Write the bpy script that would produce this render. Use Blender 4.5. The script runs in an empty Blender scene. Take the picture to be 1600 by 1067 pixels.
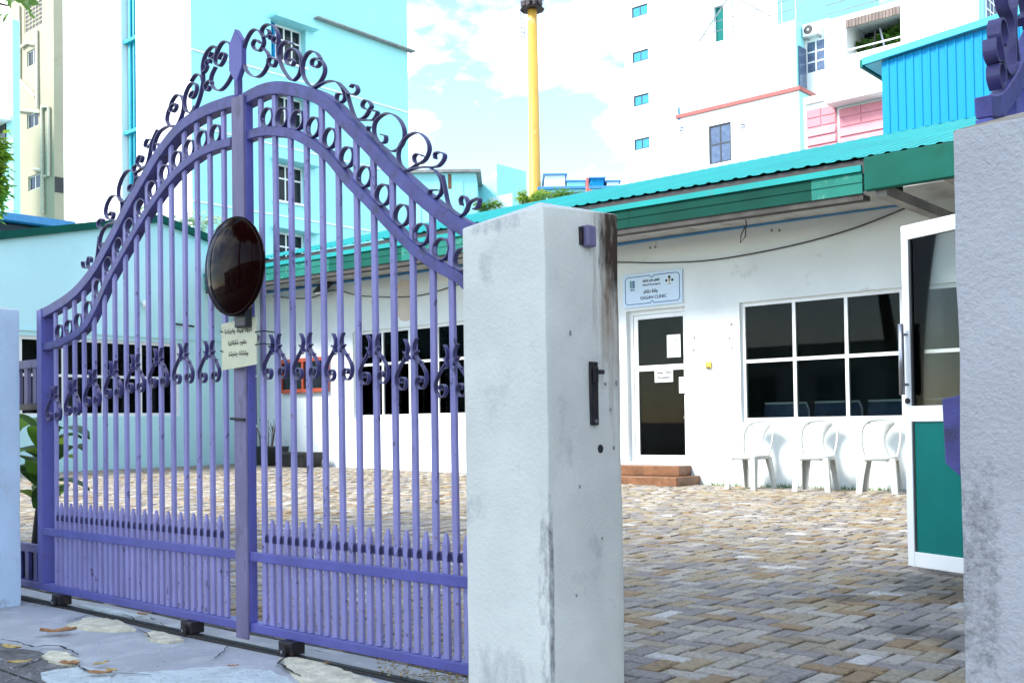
import bpy, bmesh, math, random
from mathutils import Vector, Matrix, noise
R = math.radians
random.seed(7)
SC = bpy.context.scene
COL = SC.collection

# ------------------------------------------------------------------ camera
FPX, W0, H0, EYE = 1640.0, 1600.0, 1067.0, 0.88
YAW, PITCH, ROLL = R(41.0), R(1.2), 0.015
SHP = (662 - 533) - FPX * math.tan(PITCH)
_fw = Vector((-math.sin(YAW) * math.cos(PITCH), math.cos(YAW) * math.cos(PITCH), math.sin(PITCH)))
_r = Vector((math.cos(YAW), math.sin(YAW), 0))
_u = _r.cross(_fw)
_r2 = _r * math.cos(ROLL) - _u * math.sin(ROLL)
_u2 = _u * math.cos(ROLL) + _r * math.sin(ROLL)
EYEP = Vector((0, 0, EYE))
cd = bpy.data.cameras.new('camera')
cam = bpy.data.objects.new('camera', cd); COL.objects.link(cam)
cam.matrix_world = Matrix(((_r2.x, _u2.x, -_fw.x, 0), (_r2.y, _u2.y, -_fw.y, 0), (_r2.z, _u2.z, -_fw.z, EYE), (0, 0, 0, 1)))
cd.sensor_fit = 'HORIZONTAL'; cd.sensor_width = 36.0; cd.lens = 36.0 * FPX / W0
cd.shift_y = SHP / W0
cd.clip_start = 0.05; cd.clip_end = 3000
SC.camera = cam

# survey helpers: where a sight line through a photo point meets a known real plane
def _ray(x, y): return _fw + _r2 * ((x - 800) / FPX) + _u2 * ((533.5 + SHP - y) / FPX)
def PY(x, y, Y): d = _ray(x, y); return EYEP + d * (Y / d.y)
def PX(x, y, X): d = _ray(x, y); return EYEP + d * (X / d.x)
def PZ(x, y, Z=0.0): d = _ray(x, y); return EYEP + d * ((Z - EYE) / d.z)
def PROJ(p):
    d = Vector(p) - EYEP; z = d.dot(_fw)
    if z < .05: return (-9999, -9999, z)
    return (800 + FPX * d.dot(_r2) / z, 533.5 + SHP - FPX * d.dot(_u2) / z, z)

# ------------------------------------------------------------------ sky, sun, exposure
SUN_TO = Vector((-0.5, -1.0, 1.05)).normalized()
world = bpy.data.worlds.new('World'); SC.world = world; world.use_nodes = True
wn = world.node_tree.nodes; wl = world.node_tree.links; wn.clear()
wout = wn.new('ShaderNodeOutputWorld')
sky = wn.new('ShaderNodeTexSky'); sky.sky_type = 'NISHITA'; sky.sun_disc = False
sky.sun_elevation = math.asin(SUN_TO.z); sky.sun_rotation = math.atan2(SUN_TO.x, SUN_TO.y)
sky.air_density = 1.0; sky.dust_density = 0.3; sky.ozone_density = 1.0
bg = wn.new('ShaderNodeBackground'); bg.inputs['Strength'].default_value = 0.09
bgc = wn.new('ShaderNodeBackground'); bgc.inputs['Color'].default_value = (1.0, 0.985, 0.955, 1); bgc.inputs['Strength'].default_value = 1.1
tcw = wn.new('ShaderNodeTexCoord')
mpw = wn.new('ShaderNodeMapping'); mpw.inputs['Scale'].default_value = (1.0, 1.0, 2.2); mpw.inputs['Location'].default_value = (0.35, 0.1, 0.0)
nz = wn.new('ShaderNodeTexNoise'); nz.inputs['Scale'].default_value = 3.4; nz.inputs['Detail'].default_value = 7; nz.inputs['Roughness'].default_value = 0.55
rmp = wn.new('ShaderNodeValToRGB'); rmp.color_ramp.elements[0].position = 0.50; rmp.color_ramp.elements[1].position = 0.70
mxs = wn.new('ShaderNodeMixShader')
wl.new(tcw.outputs['Generated'], mpw.inputs[0]); wl.new(mpw.outputs[0], nz.inputs['Vector']); wl.new(nz.outputs['Fac'], rmp.inputs[0])
wl.new(sky.outputs[0], bg.inputs['Color']); wl.new(rmp.outputs[0], mxs.inputs[0]); wl.new(bg.outputs[0], mxs.inputs[1]); wl.new(bgc.outputs[0], mxs.inputs[2])
wl.new(mxs.outputs[0], wout.inputs['Surface'])
sd = bpy.data.lights.new('sun', 'SUN'); sd.energy = 1.45; sd.angle = R(16); sd.color = (1.0, 0.95, 0.86)
sun = bpy.data.objects.new('sun', sd); COL.objects.link(sun)
sun.rotation_euler = (-SUN_TO).to_track_quat('-Z', 'Y').to_euler(); sun.location = (0, 0, 30)
SC.view_settings.view_transform = 'Standard'; SC.view_settings.look = 'None'
SC.view_settings.gamma = 1.0; SC.view_settings.exposure = 2.25; SC.view_settings.use_curve_mapping = False
SC.render.engine = 'CYCLES'
SC.cycles.max_bounces = 8; SC.cycles.diffuse_bounces = 3; SC.cycles.transparent_max_bounces = 12
SC.cycles.caustics_reflective = False; SC.cycles.caustics_refractive = False

# ------------------------------------------------------------------ materials
def lin(c):
    return tuple((v / 12.92 if v <= .04045 else ((v + .055) / 1.055) ** 2.4) for v in c)
def mat(name, col, rough=0.6, metal=0.0, var=0.12, vscale=6.0, bump=0.0, bscale=60.0, dirt=None, dscale=2.0, dlo=.55, dhi=.75, spec=0.5, coat=0.0, island=0.0, zstretch=1.0, rust=None):
    """Plain procedural paint/plaster/metal: base colour, broken up by two noises, optional dirt tone and bump."""
    m = bpy.data.materials.new(name); m.use_nodes = True
    n = m.node_tree.nodes; l = m.node_tree.links; b = n['Principled BSDF']
    b.inputs['Roughness'].default_value = rough; b.inputs['Metallic'].default_value = metal
    b.inputs['Specular IOR Level'].default_value = spec; b.inputs['Coat Weight'].default_value = coat
    tc = n.new('ShaderNodeTexCoord'); geo = n.new('ShaderNodeNewGeometry')
    mp = n.new('ShaderNodeMapping'); mp.inputs['Scale'].default_value = (1, 1, zstretch); l.new(geo.outputs['Position'], mp.inputs[0])
    nz = n.new('ShaderNodeTexNoise'); nz.inputs['Scale'].default_value = vscale; nz.inputs['Detail'].default_value = 5; l.new(mp.outputs[0], nz.inputs['Vector'])
    mr = n.new('ShaderNodeMapRange'); mr.inputs[1].default_value = .3; mr.inputs[2].default_value = .7; mr.inputs[3].default_value = 1 - var; mr.inputs[4].default_value = 1 + var * .5
    l.new(nz.outputs['Fac'], mr.inputs[0])
    mx = n.new('ShaderNodeMix'); mx.data_type = 'RGBA'; mx.blend_type = 'MULTIPLY'; mx.inputs[0].default_value = 1
    mx.inputs[6].default_value = (*col, 1); l.new(mr.outputs[0], mx.inputs[7]); last = mx.outputs[2]
    if island:
        mi = n.new('ShaderNodeMapRange'); mi.inputs[3].default_value = 1 - island; mi.inputs[4].default_value = 1 + island
        l.new(geo.outputs['Random Per Island'], mi.inputs[0])
        m2 = n.new('ShaderNodeMix'); m2.data_type = 'RGBA'; m2.blend_type = 'MULTIPLY'; m2.inputs[0].default_value = 1
        l.new(last, m2.inputs[6]); l.new(mi.outputs[0], m2.inputs[7]); last = m2.outputs[2]
    if dirt:
        n2 = n.new('ShaderNodeTexNoise'); n2.inputs['Scale'].default_value = dscale; n2.inputs['Detail'].default_value = 8; n2.inputs['Roughness'].default_value = .65
        l.new(mp.outputs[0], n2.inputs['Vector'])
        r2 = n.new('ShaderNodeMapRange'); r2.inputs[1].default_value = dlo; r2.inputs[2].default_value = dhi; l.new(n2.outputs['Fac'], r2.inputs[0])
        m3 = n.new('ShaderNodeMix'); m3.data_type = 'RGBA'; l.new(r2.outputs[0], m3.inputs[0]); l.new(last, m3.inputs[6]); m3.inputs[7].default_value = (*dirt, 1); last = m3.outputs[2]
    if rust:
        n5 = n.new('ShaderNodeTexNoise'); n5.inputs['Scale'].default_value = 11; n5.inputs['Detail'].default_value = 9; n5.inputs['Roughness'].default_value = .72; l.new(geo.outputs['Position'], n5.inputs['Vector'])
        r5 = n.new('ShaderNodeMapRange'); r5.inputs[1].default_value = .665; r5.inputs[2].default_value = .72; l.new(n5.outputs['Fac'], r5.inputs[0])
        m5 = n.new('ShaderNodeMix'); m5.data_type = 'RGBA'; l.new(r5.outputs[0], m5.inputs[0]); l.new(last, m5.inputs[6]); m5.inputs[7].default_value = (*rust, 1); last = m5.outputs[2]
    l.new(last, b.inputs['Base Color'])
    if bump:
        n4 = n.new('ShaderNodeTexNoise'); n4.inputs['Scale'].default_value = bscale; n4.inputs['Detail'].default_value = 4; l.new(geo.outputs['Position'], n4.inputs['Vector'])
        bp = n.new('ShaderNodeBump'); bp.inputs['Strength'].default_value = bump; bp.inputs['Distance'].default_value = .01
        l.new(n4.outputs['Fac'], bp.inputs['Height']); l.new(bp.outputs[0], b.inputs['Normal'])
    m['base_out'] = 1
    return m
def glass(name, tint=(.5, .55, .55), refl=1.0):
    m = bpy.data.materials.new(name); m.use_nodes = True
    n = m.node_tree.nodes; l = m.node_tree.links; n.clear()
    o = n.new('ShaderNodeOutputMaterial'); t = n.new('ShaderNodeBsdfTransparent'); t.inputs[0].default_value = (*tint, 1)
    g = n.new('ShaderNodeBsdfGlossy'); g.inputs['Roughness'].default_value = .02; g.inputs['Color'].default_value = (refl, refl, refl, 1)
    f = n.new('ShaderNodeFresnel'); f.inputs[0].default_value = 1.45
    mx = n.new('ShaderNodeMixShader'); l.new(f.outputs[0], mx.inputs[0]); l.new(t.outputs[0], mx.inputs[1]); l.new(g.outputs[0], mx.inputs[2]); l.new(mx.outputs[0], o.inputs[0])
    return m
M = {}
PURPLE = (.115, .115, .40)
M['purple'] = mat('purple_paint', PURPLE, .42, var=.18, vscale=9, bump=.12, bscale=220, dirt=(.10, .085, .20), dscale=34, dlo=.62, dhi=.68, zstretch=.6, rust=(.17, .075, .05))
M['lavender'] = mat('lavender_bar_paint', (.30, .28, .56), .5, var=.16, vscale=9, bump=.12, bscale=220, dirt=(.10, .085, .18), dscale=34, dlo=.615, dhi=.66, zstretch=.6, rust=(.17, .075, .05))
M['purple_dk'] = mat('purple_rail_paint', (.095, .09, .30), .48, var=.3, vscale=14, bump=.2, bscale=160, dirt=(.055, .05, .10), dscale=18, dlo=.52, dhi=.70, rust=(.16, .07, .045))
M['purple_rib'] = mat('purple_ribbon_paint', (.07, .062, .18), .32, var=.25, vscale=18, bump=.1, bscale=200)
M['purple_worn'] = mat('worn_purple_steel', (.22, .19, .33), .55, var=.25, vscale=12, bump=.2, bscale=150, dirt=(.12, .10, .15), dscale=12, dlo=.55, dhi=.7, zstretch=.3)
M['white_alu'] = mat('white_aluminium', (.82, .86, .86), .35, var=.05, vscale=3)
M['steel'] = mat('brushed_steel', (.42, .43, .45), .32, metal=.9, var=.1, vscale=30)
M['dark_steel'] = mat('dark_steel', (.035, .032, .035), .5, metal=.5, var=.3, vscale=30, dirt=(.10, .05, .03), dscale=25)
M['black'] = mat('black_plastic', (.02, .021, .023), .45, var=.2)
M['wall'] = mat('white_clinic_plaster', (.78, .84, .84), .8, var=.10, vscale=1.2, bump=.2, bscale=18, dirt=(.50, .52, .50), dscale=5.1, dlo=.62, dhi=.80)
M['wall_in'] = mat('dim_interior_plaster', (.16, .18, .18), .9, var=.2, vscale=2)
M['cyanwall'] = mat('cyan_shade_tinted_plaster', (.52, .84, .88), .85, var=.06, vscale=1.0, bump=.1, bscale=20, dirt=(.45, .70, .72), dscale=1.2, dlo=.6, dhi=.85)  # cyan shade tint of the yard-facing wall put into the base colour
M['bwhite'] = mat('white_tower_paint', (.84, .88, .87), .85, var=.05, vscale=.4, dirt=(.70, .76, .76), dscale=.5, dlo=.58, dhi=.8)
M['bturq'] = mat('turquoise_paint_and_shade_tint', (.36, .80, .84), .85, var=.05, vscale=.4, dirt=(.32, .72, .76), dscale=.4, dlo=.55, dhi=.8)  # cyan of shaded side walls put into this colour; plain blue houses share it
M['beige'] = mat('beige_tower_paint', (.40, .375, .27), .85, var=.08, vscale=.6, dirt=(.31, .285, .20), dscale=.6, dlo=.55, dhi=.8)
M['cyanpipe'] = mat('bright_cyan_paint', (.02, .40, .52), .5, var=.15, vscale=2)
M['green'] = mat('green_fascia_paint', (.002, .088, .066), .65, var=.2, vscale=2.2, dirt=(.004, .07, .052), dscale=5, dlo=.58, dhi=.75, spec=.15)
M['green_lt'] = mat('faded_green_fascia_paint', (.010, .165, .13), .6, var=.2, vscale=3, spec=.2, dirt=(.12, .32, .26), dscale=9, dlo=.55, dhi=.72)
M['green_dk'] = mat('dark_green_fascia_paint', (.001, .052, .038), .65, var=.2, vscale=2.2, spec=.12)
M['teal_panel'] = mat('teal_door_panel', (.002, .155, .14), .55, var=.08, vscale=4, spec=.15)
M['roofsheet'] = mat('turquoise_roof_sheet', (.010, .275, .275), .6, spec=.2, var=.12, vscale=1.5, dirt=(.06, .20, .19), dscale=4.5, dlo=.6, dhi=.8)
M['soffit'] = mat('grey_soffit_board', (.46, .48, .47), .85, var=.2, vscale=2, dirt=(.25, .24, .22), dscale=3.5, dlo=.5, dhi=.7)
M['blueconduit'] = mat('blue_conduit', (.05, .24, .50), .45)
M['cable'] = mat('dark_cable', (.05, .055, .06), .6)
M['blueshed'] = mat('bright_blue_sheet', (.002, .25, .50), .6, spec=.2, var=.10, vscale=1, zstretch=.2)
M['pink'] = mat('pink_shutter', (.62, .22, .26), .55, var=.12, vscale=1.5)
M['red_trim'] = mat('dull_red_trim', (.42, .10, .09), .6, var=.2)
M['yellow_tower'] = mat('orange_yellow_mast_paint', (.58, .34, .055), .5, var=.12, vscale=.6, dirt=(.82, .66, .36), dscale=.9, dlo=.6, dhi=.75)
M['dframe'] = mat('dark_window_frame', (.03, .035, .045), .4)
M['shade_trim'] = mat('weathered_grey_ledge', (.30, .30, .29), .85, var=.3, vscale=3)
M['wood'] = mat('weathered_timber', (.20, .15, .13), .7, var=.35, vscale=5, zstretch=.2)
M['plastic_w'] = mat('white_garden_plastic', (.50, .53, .52), .42, var=.06, vscale=8, dirt=(.66, .68, .64), dscale=14, dlo=.6, dhi=.8)
M['brown_tile'] = mat('brown_step_tile', (.19, .082, .034), .45, var=.35, vscale=9, dirt=(.28, .13, .06), dscale=7, dlo=.5, dhi=.7)
M['redbox'] = mat('red_brown_frame', (.42, .075, .035), .45, var=.2)
M['redchair'] = mat('red_plastic', (.75, .05, .07), .4)
M['glassdark'] = glass('window_glass', (.66, .72, .72), .17)
M['glassdoor'] = glass('door_glass', (.86, .90, .90), .15)
M['pane_far'] = mat('far_dark_glass', (.015, .02, .025), .1, var=.2, spec=.25)
M['pipe_cream'] = mat('cream_pipe', (.62, .59, .48), .6)
M['dark_timber'] = mat('dark_weathered_timber', (.06, .058, .055), .9, var=.4, vscale=4)
M['pane_blue'] = mat('far_blue_glass', (.04, .30, .46), .08, var=.15, spec=.6)
M['pane_slate'] = mat('far_slate_glass', (.09, .13, .22), .08, var=.3, spec=.6)
M['paper'] = mat('paper', (.80, .84, .82), .8, var=.04)
M['ink'] = mat('dark_ink', (.01, .015, .06), .6, var=0)
M['black_ink'] = mat('black_ink', (.012, .012, .012), .6, var=0)
M['signface'] = mat('pale_blue_sign_face', (.60, .76, .92), .4, var=.03)
M['signblue'] = mat('sign_blue_line', (.02, .10, .26), .4, var=0)
M['signteal'] = mat('sign_teal', (.01, .20, .22), .4, var=0)
M['signgold'] = mat('sign_gold', (.45, .33, .10), .5, var=0)
M['yellowbox'] = mat('yellow_plastic', (.75, .50, .07), .5, var=.1)
M['noticeplate'] = mat('aged_cream_plate', (.74, .73, .50), .6, var=.08, vscale=14, dirt=(.42, .24, .10), dscale=9, dlo=.64, dhi=.80)
M['mirrorback'] = mat('glossy_dark_brown_dome', (.010, .0018, .0015), .05, var=.25, vscale=10, bump=.05, bscale=14, spec=.04)
M['soil'] = mat('black_soil', (.03, .026, .022), .95)
M['asphalt'] = mat('worn_grey_pavement', (.15, .145, .14), .9, var=.35, vscale=40, bump=.4, bscale=150, dirt=(.26, .26, .25), dscale=10, dlo=.5, dhi=.68)
M['apron'] = mat('painted_grey_concrete', (.42, .44, .46), .8, var=.16, vscale=3.5, bump=.35, bscale=42, dirt=(.54, .56, .56), dscale=5, dlo=.5, dhi=.66)
M['patch'] = mat('cream_broken_concrete', (.80, .75, .55), .9, var=.3, vscale=16, bump=.8, bscale=70, dirt=(.50, .46, .36), dscale=24, dlo=.56, dhi=.72)
M['palepatch'] = mat('pale_new_cement', (.60, .68, .68), .9, var=.2, vscale=12, bump=.7, bscale=90, dirt=(.33, .36, .36), dscale=30, dlo=.55, dhi=.7)
M['crack'] = mat('crack_shadowed_dirt', (.045, .042, .038), .95)
M['bed'] = mat('dirty_joint_sand', (.085, .075, .06), .95, var=.4, vscale=14)
M['ground'] = mat('far_ground', (.22, .21, .19), .95, var=.3, vscale=.3)
M['bark'] = mat('bark', (.12, .09, .07), .9, var=.4, vscale=12, bump=.6, bscale=40)
M['orangeleaf'] = mat('dry_leaf', (.40, .19, .06), .7, var=.4, vscale=60)
M['tanleaf'] = mat('yellow_dry_leaf', (.55, .40, .13), .7, var=.4, vscale=60)
M['street'] = mat('opposite_facade_paint', (.62, .62, .58), .85, var=.1, vscale=.5)
M['pave_tile'] = mat('brown_roof_mortar', (.33, .27, .19), .9, var=.4, vscale=20, bump=.5, bscale=60, dirt=(.55, .53, .47), dscale=7, dlo=.5, dhi=.65)
def leafmat(name, c1, c2):
    m = mat(name, c1, .55, var=.2, vscale=3, island=.35)
    n = m.node_tree.nodes; l = m.node_tree.links; b = n['Principled BSDF']; o = n['Material Output']
    t = n.new('ShaderNodeBsdfTranslucent'); t.inputs[0].default_value = (*c2, 1)
    mx = n.new('ShaderNodeMixShader'); mx.inputs[0].default_value = .35
    l.new(b.outputs[0], mx.inputs[1]); l.new(t.outputs[0], mx.inputs[2]); l.new(mx.outputs[0], o.inputs[0])
    return m
M['leaf'] = leafmat('green_leaf', (.07, .17, .03), (.20, .40, .05))
M['leaf_y'] = leafmat('yellow_green_leaf', (.16, .30, .03), (.42, .55, .06))
M['leaf_dk'] = leafmat('dark_green_leaf', (.02, .085, .018), (.08, .20, .03))
M['leaf_pale'] = leafmat('pale_blossom_leaf', (.36, .48, .32), (.5, .6, .4))

# pillar plaster: stucco relief; stains are wear with their own shape
def pillar_mat(name, col, stain_box=None, stain_col=(.05, .03, .02), grime=(.40, .42, .40), gl=.60, bstr=.32):
    m = mat(name, col, .85, var=.10, vscale=5, dirt=grime, dscale=4.5, dlo=gl, dhi=gl + .22)
    n = m.node_tree.nodes; l = m.node_tree.links; b = n['Principled BSDF']
    geo = n.new('ShaderNodeNewGeometry')
    v = n.new('ShaderNodeTexNoise'); v.inputs['Scale'].default_value = 85; v.inputs['Detail'].default_value = 5; v.inputs['Roughness'].default_value = .6
    v2 = n.new('ShaderNodeTexNoise'); v2.inputs['Scale'].default_value = 12; v2.inputs['Detail'].default_value = 3
    l.new(geo.outputs['Position'], v.inputs['Vector']); l.new(geo.outputs['Position'], v2.inputs['Vector'])
    ad = n.new('ShaderNodeMath'); ad.operation = 'MULTIPLY_ADD'; l.new(v2.outputs['Fac'], ad.inputs[0]); ad.inputs[1].default_value = .7; l.new(v.outputs['Fac'], ad.inputs[2])
    bp = n.new('ShaderNodeBump'); bp.inputs['Strength'].default_value = bstr; bp.inputs['Distance'].default_value = .012
    l.new(ad.outputs[0], bp.inputs['Height']); l.new(bp.outputs[0], b.inputs['Normal'])
    for (lo, hi, scol, thr, stretch, *ex) in (stain_box or []):
        sep = n.new('ShaderNodeSeparateXYZ'); l.new(geo.outputs['Position'], sep.inputs[0])
        fac = None
        for k in range(3):
            if lo[k] is None: continue
            for (a, bb) in (((lo[k], lo[k] + (hi[k] - lo[k]) * .35)), ((hi[k], hi[k] - (hi[k] - lo[k]) * .35))):
                r = n.new('ShaderNodeMapRange'); r.inputs[1].default_value = a; r.inputs[2].default_value = bb; l.new(sep.outputs[k], r.inputs[0])
                if fac is None: fac = r.outputs[0]
                else:
                    mu = n.new('ShaderNodeMath'); mu.operation = 'MULTIPLY'; l.new(fac, mu.inputs[0]); l.new(r.outputs[0], mu.inputs[1]); fac = mu.outputs[0]
        mp = n.new('ShaderNodeMapping'); mp.inputs['Scale'].default_value = (1, 1, stretch); l.new(geo.outputs['Position'], mp.inputs[0])
        ns = n.new('ShaderNodeTexNoise'); ns.inputs['Scale'].default_value = ex[0] if ex else 20; ns.inputs['Detail'].default_value = 7; ns.inputs['Roughness'].default_value = .7; l.new(mp.outputs[0], ns.inputs['Vector'])
        a2 = n.new('ShaderNodeMath'); a2.operation = 'MULTIPLY_ADD'; l.new(fac, a2.inputs[0]); a2.inputs[1].default_value = .62; l.new(ns.outputs['Fac'], a2.inputs[2])
        r3 = n.new('ShaderNodeMapRange'); r3.inputs[1].default_value = thr; r3.inputs[2].default_value = thr + (ex[1] if ex else .3); l.new(a2.outputs[0], r3.inputs[0])
        m3 = n.new('ShaderNodeMix'); m3.data_type = 'RGBA'; l.new(r3.outputs[0], m3.inputs[0])
        old = b.inputs['Base Color'].links[0].from_socket
        l.new(old, m3.inputs[6]); m3.inputs[7].default_value = (*scol, 1); l.new(m3.outputs[2], b.inputs['Base Color'])
    return m

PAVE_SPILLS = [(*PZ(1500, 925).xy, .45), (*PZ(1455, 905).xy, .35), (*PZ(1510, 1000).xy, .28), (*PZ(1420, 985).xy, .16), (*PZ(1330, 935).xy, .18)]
# paver material: tone per paver, worn patches
def paver_mat(name, use_island):
    m = bpy.data.materials.new(name); m.use_nodes = True
    n = m.node_tree.nodes; l = m.node_tree.links; b = n['Principled BSDF']; b.inputs['Roughness'].default_value = .85
    geo = n.new('ShaderNodeNewGeometry')
    if use_island: src = geo.outputs['Random Per Island']
    else: oi = n.new('ShaderNodeObjectInfo'); src = oi.outputs['Random']
    cr = n.new('ShaderNodeValToRGB'); cr.color_ramp.interpolation = 'CONSTANT'
    stops = [(0, (.26, .235, .215)), (.13, (.33, .285, .205)), (.26, (.36, .285, .175)), (.38, (.28, .255, .235)), (.50, (.39, .35, .28)), (.62, (.29, .205, .115)), (.70, (.33, .30, .265)), (.83, (.42, .385, .33)), (.94, (.54, .52, .48)), (.97, (.32, .225, .13))]
    e = cr.color_ramp.elements; e[0].position = 0; e[0].color = (*stops[0][1], 1); e[1].position = stops[1][0]; e[1].color = (*stops[1][1], 1)
    for p, c in stops[2:]:
        x = e.new(p); x.color = (*c, 1)
    l.new(src, cr.inputs[0])
    nz = n.new('ShaderNodeTexNoise'); nz.inputs['Scale'].default_value = 55; nz.inputs['Detail'].default_value = 6; nz.inputs['Roughness'].default_value = .7; l.new(geo.outputs['Position'], nz.inputs['Vector'])
    mr = n.new('ShaderNodeMapRange'); mr.inputs[1].default_value = .3; mr.inputs[2].default_value = .7; mr.inputs[3].default_value = .60; mr.inputs[4].default_value = 1.32; l.new(nz.outputs['Fac'], mr.inputs[0])
    mx = n.new('ShaderNodeMix'); mx.data_type = 'RGBA'; mx.blend_type = 'MULTIPLY'; mx.inputs[0].default_value = 1; l.new(cr.outputs[0], mx.inputs[6]); l.new(mr.outputs[0], mx.inputs[7])
    n2 = n.new('ShaderNodeTexNoise'); n2.inputs['Scale'].default_value = 2.2; n2.inputs['Detail'].default_value = 7; n2.inputs['Roughness'].default_value = .62; l.new(geo.outputs['Position'], n2.inputs['Vector'])
    r2 = n.new('ShaderNodeMapRange'); r2.inputs[1].default_value = .54; r2.inputs[2].default_value = .70; r2.inputs[4].default_value = .4; l.new(n2.outputs['Fac'], r2.inputs[0])
    m3 = n.new('ShaderNodeMix'); m3.data_type = 'RGBA'; l.new(r2.outputs[0], m3.inputs[0]); l.new(mx.outputs[2], m3.inputs[6]); m3.inputs[7].default_value = (.12, .11, .10, 1)
    last = m3.outputs[2]
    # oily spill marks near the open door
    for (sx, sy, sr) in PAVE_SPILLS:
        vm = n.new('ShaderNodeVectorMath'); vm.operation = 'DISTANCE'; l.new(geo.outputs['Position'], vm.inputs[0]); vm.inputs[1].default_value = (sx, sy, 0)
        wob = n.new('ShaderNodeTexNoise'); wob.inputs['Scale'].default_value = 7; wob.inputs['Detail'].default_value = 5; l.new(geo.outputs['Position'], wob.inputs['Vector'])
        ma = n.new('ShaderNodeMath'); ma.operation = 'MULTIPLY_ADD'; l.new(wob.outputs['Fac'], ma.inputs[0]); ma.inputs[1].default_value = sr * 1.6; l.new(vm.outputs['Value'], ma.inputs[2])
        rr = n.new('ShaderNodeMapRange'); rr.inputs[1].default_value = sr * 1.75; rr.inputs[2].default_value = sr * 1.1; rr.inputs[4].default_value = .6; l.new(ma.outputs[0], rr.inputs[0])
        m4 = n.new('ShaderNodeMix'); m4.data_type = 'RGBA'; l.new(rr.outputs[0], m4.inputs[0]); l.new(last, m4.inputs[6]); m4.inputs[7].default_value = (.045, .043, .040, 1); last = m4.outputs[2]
    l.new(last, b.inputs['Base Color'])
    bp = n.new('ShaderNodeBump'); bp.inputs['Strength'].default_value = .8; bp.inputs['Distance'].default_value = .008; l.new(nz.outputs['Fac'], bp.inputs['Height']); l.new(bp.outputs[0], b.inputs['Normal'])
    return m
M['paver'] = paver_mat('concrete_paver', False)
M['paver_i'] = paver_mat('concrete_paver_field', True)

# ------------------------------------------------------------------ mesh helpers
class MB:
    def __init__(s): s.v = []; s.f = []
    def add(s, vs, fs):
        o = len(s.v); s.v += [tuple(v) for v in vs]; s.f += [tuple(i + o for i in f) for f in fs]; return s
    def box(s, x0, x1, y0, y1, z0, z1):
        return s.add([(x0, y0, z0), (x1, y0, z0), (x1, y1, z0), (x0, y1, z0), (x0, y0, z1), (x1, y0, z1), (x1, y1, z1), (x0, y1, z1)],
                     [(0, 3, 2, 1), (4, 5, 6, 7), (0, 1, 5, 4), (1, 2, 6, 5), (2, 3, 7, 6), (3, 0, 4, 7)])
    def obox(s, O, U, N, a0, a1, d0, d1, z0, z1):
        """box on a facade: a along U, d along outward normal N, z up"""
        O = Vector(O); U = Vector(U); N = Vector(N); Z = Vector((0, 0, 1))
        vs = [O + U * a + N * d + Z * z for z in (z0, z1) for (a, d) in ((a0, d1), (a1, d1), (a1, d0), (a0, d0))]
        return s.add(vs, [(0, 3, 2, 1), (4, 5, 6, 7), (0, 1, 5, 4), (1, 2, 6, 5), (2, 3, 7, 6), (3, 0, 4, 7)])
    def tube(s, pts, r, n=8, cap=True):
        pts = [Vector(p) for p in pts]; rings = []
        rr = r if isinstance(r, (list, tuple)) else [r] * len(pts)
        up = None
        for i, p in enumerate(pts):
            t = (pts[min(i + 1, len(pts) - 1)] - pts[max(i - 1, 0)]).normalized()
            if up is None: up = Vector((0, 0, 1)) if abs(t.z) < .9 else Vector((1, 0, 0))
            a = t.cross(up).normalized(); b = a.cross(t).normalized(); up = b
            rings.append([p + (a * math.cos(2 * math.pi * k / n) + b * math.sin(2 * math.pi * k / n)) * rr[i] for k in range(n)])
        vs = [v for q in rings for v in q]; fs = []
        for i in range(len(pts) - 1):
            for k in range(n):
                fs.append((i * n + k, i * n + (k + 1) % n, (i + 1) * n + (k + 1) % n, (i + 1) * n + k))
        if cap: fs += [tuple(range(n)), tuple((len(pts) - 1) * n + k for k in reversed(range(n)))]
        return s.add(vs, fs)
    def ribbon(s, pts2, y0, y1, th, closed=False):
        """flat strip bent in the X-Z plane, its width lying between y0 and y1"""
        P = [Vector((p[0], 0, p[1])) for p in pts2]; n = len(P); off = []
        for i in range(n):
            a = P[(i - 1) % n] if closed else P[max(i - 1, 0)]; b = P[(i + 1) % n] if closed else P[min(i + 1, n - 1)]
            t = (b - a); t = t.normalized() if t.length > 1e-9 else Vector((1, 0, 0)); off.append(Vector((-t.z, 0, t.x)) * th * .5)
        vs = []
        for p, o in zip(P, off):
            for q, y in ((p + o, y0), (p - o, y0), (p - o, y1), (p + o, y1)): vs.append((q.x, y, q.z))
        fs = []
        for i in range(n if closed else n - 1):
            j = (i + 1) % n
            for k in range(4): fs.append((i * 4 + k, i * 4 + (k + 1) % 4, j * 4 + (k + 1) % 4, j * 4 + k))
        if not closed: fs += [(3, 2, 1, 0), tuple((n - 1) * 4 + k for k in range(4))]
        return s.add(vs, fs)
    def prism(s, poly, axis, a0, a1):
        """poly: 2D outline; extruded along axis ('x': poly is (y,z); 'y': (x,z); 'z': (x,y))"""
        def mk(p, a): return {'x': (a, p[0], p[1]), 'y': (p[0], a, p[1]), 'z': (p[0], p[1], a)}[axis]
        n = len(poly); vs = [mk(p, a0) for p in poly] + [mk(p, a1) for p in poly]
        return s.add(vs, [tuple(reversed(range(n))), tuple(range(n, 2 * n))] + [(i, (i + 1) % n, n + (i + 1) % n, n + i) for i in range(n)])
    def build(s, name, m, parent=None, smooth=False, fix=True):
        me = bpy.data.meshes.new(name); me.from_pydata(s.v, [], s.f)
        if fix:
            bm = bmesh.new(); bm.from_mesh(me); bmesh.ops.recalc_face_normals(bm, faces=bm.faces); bm.to_mesh(me); bm.free()
        if smooth:
            for p in me.polygons: p.use_smooth = True
        return mesh_obj(name, me, m, parent)
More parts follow.
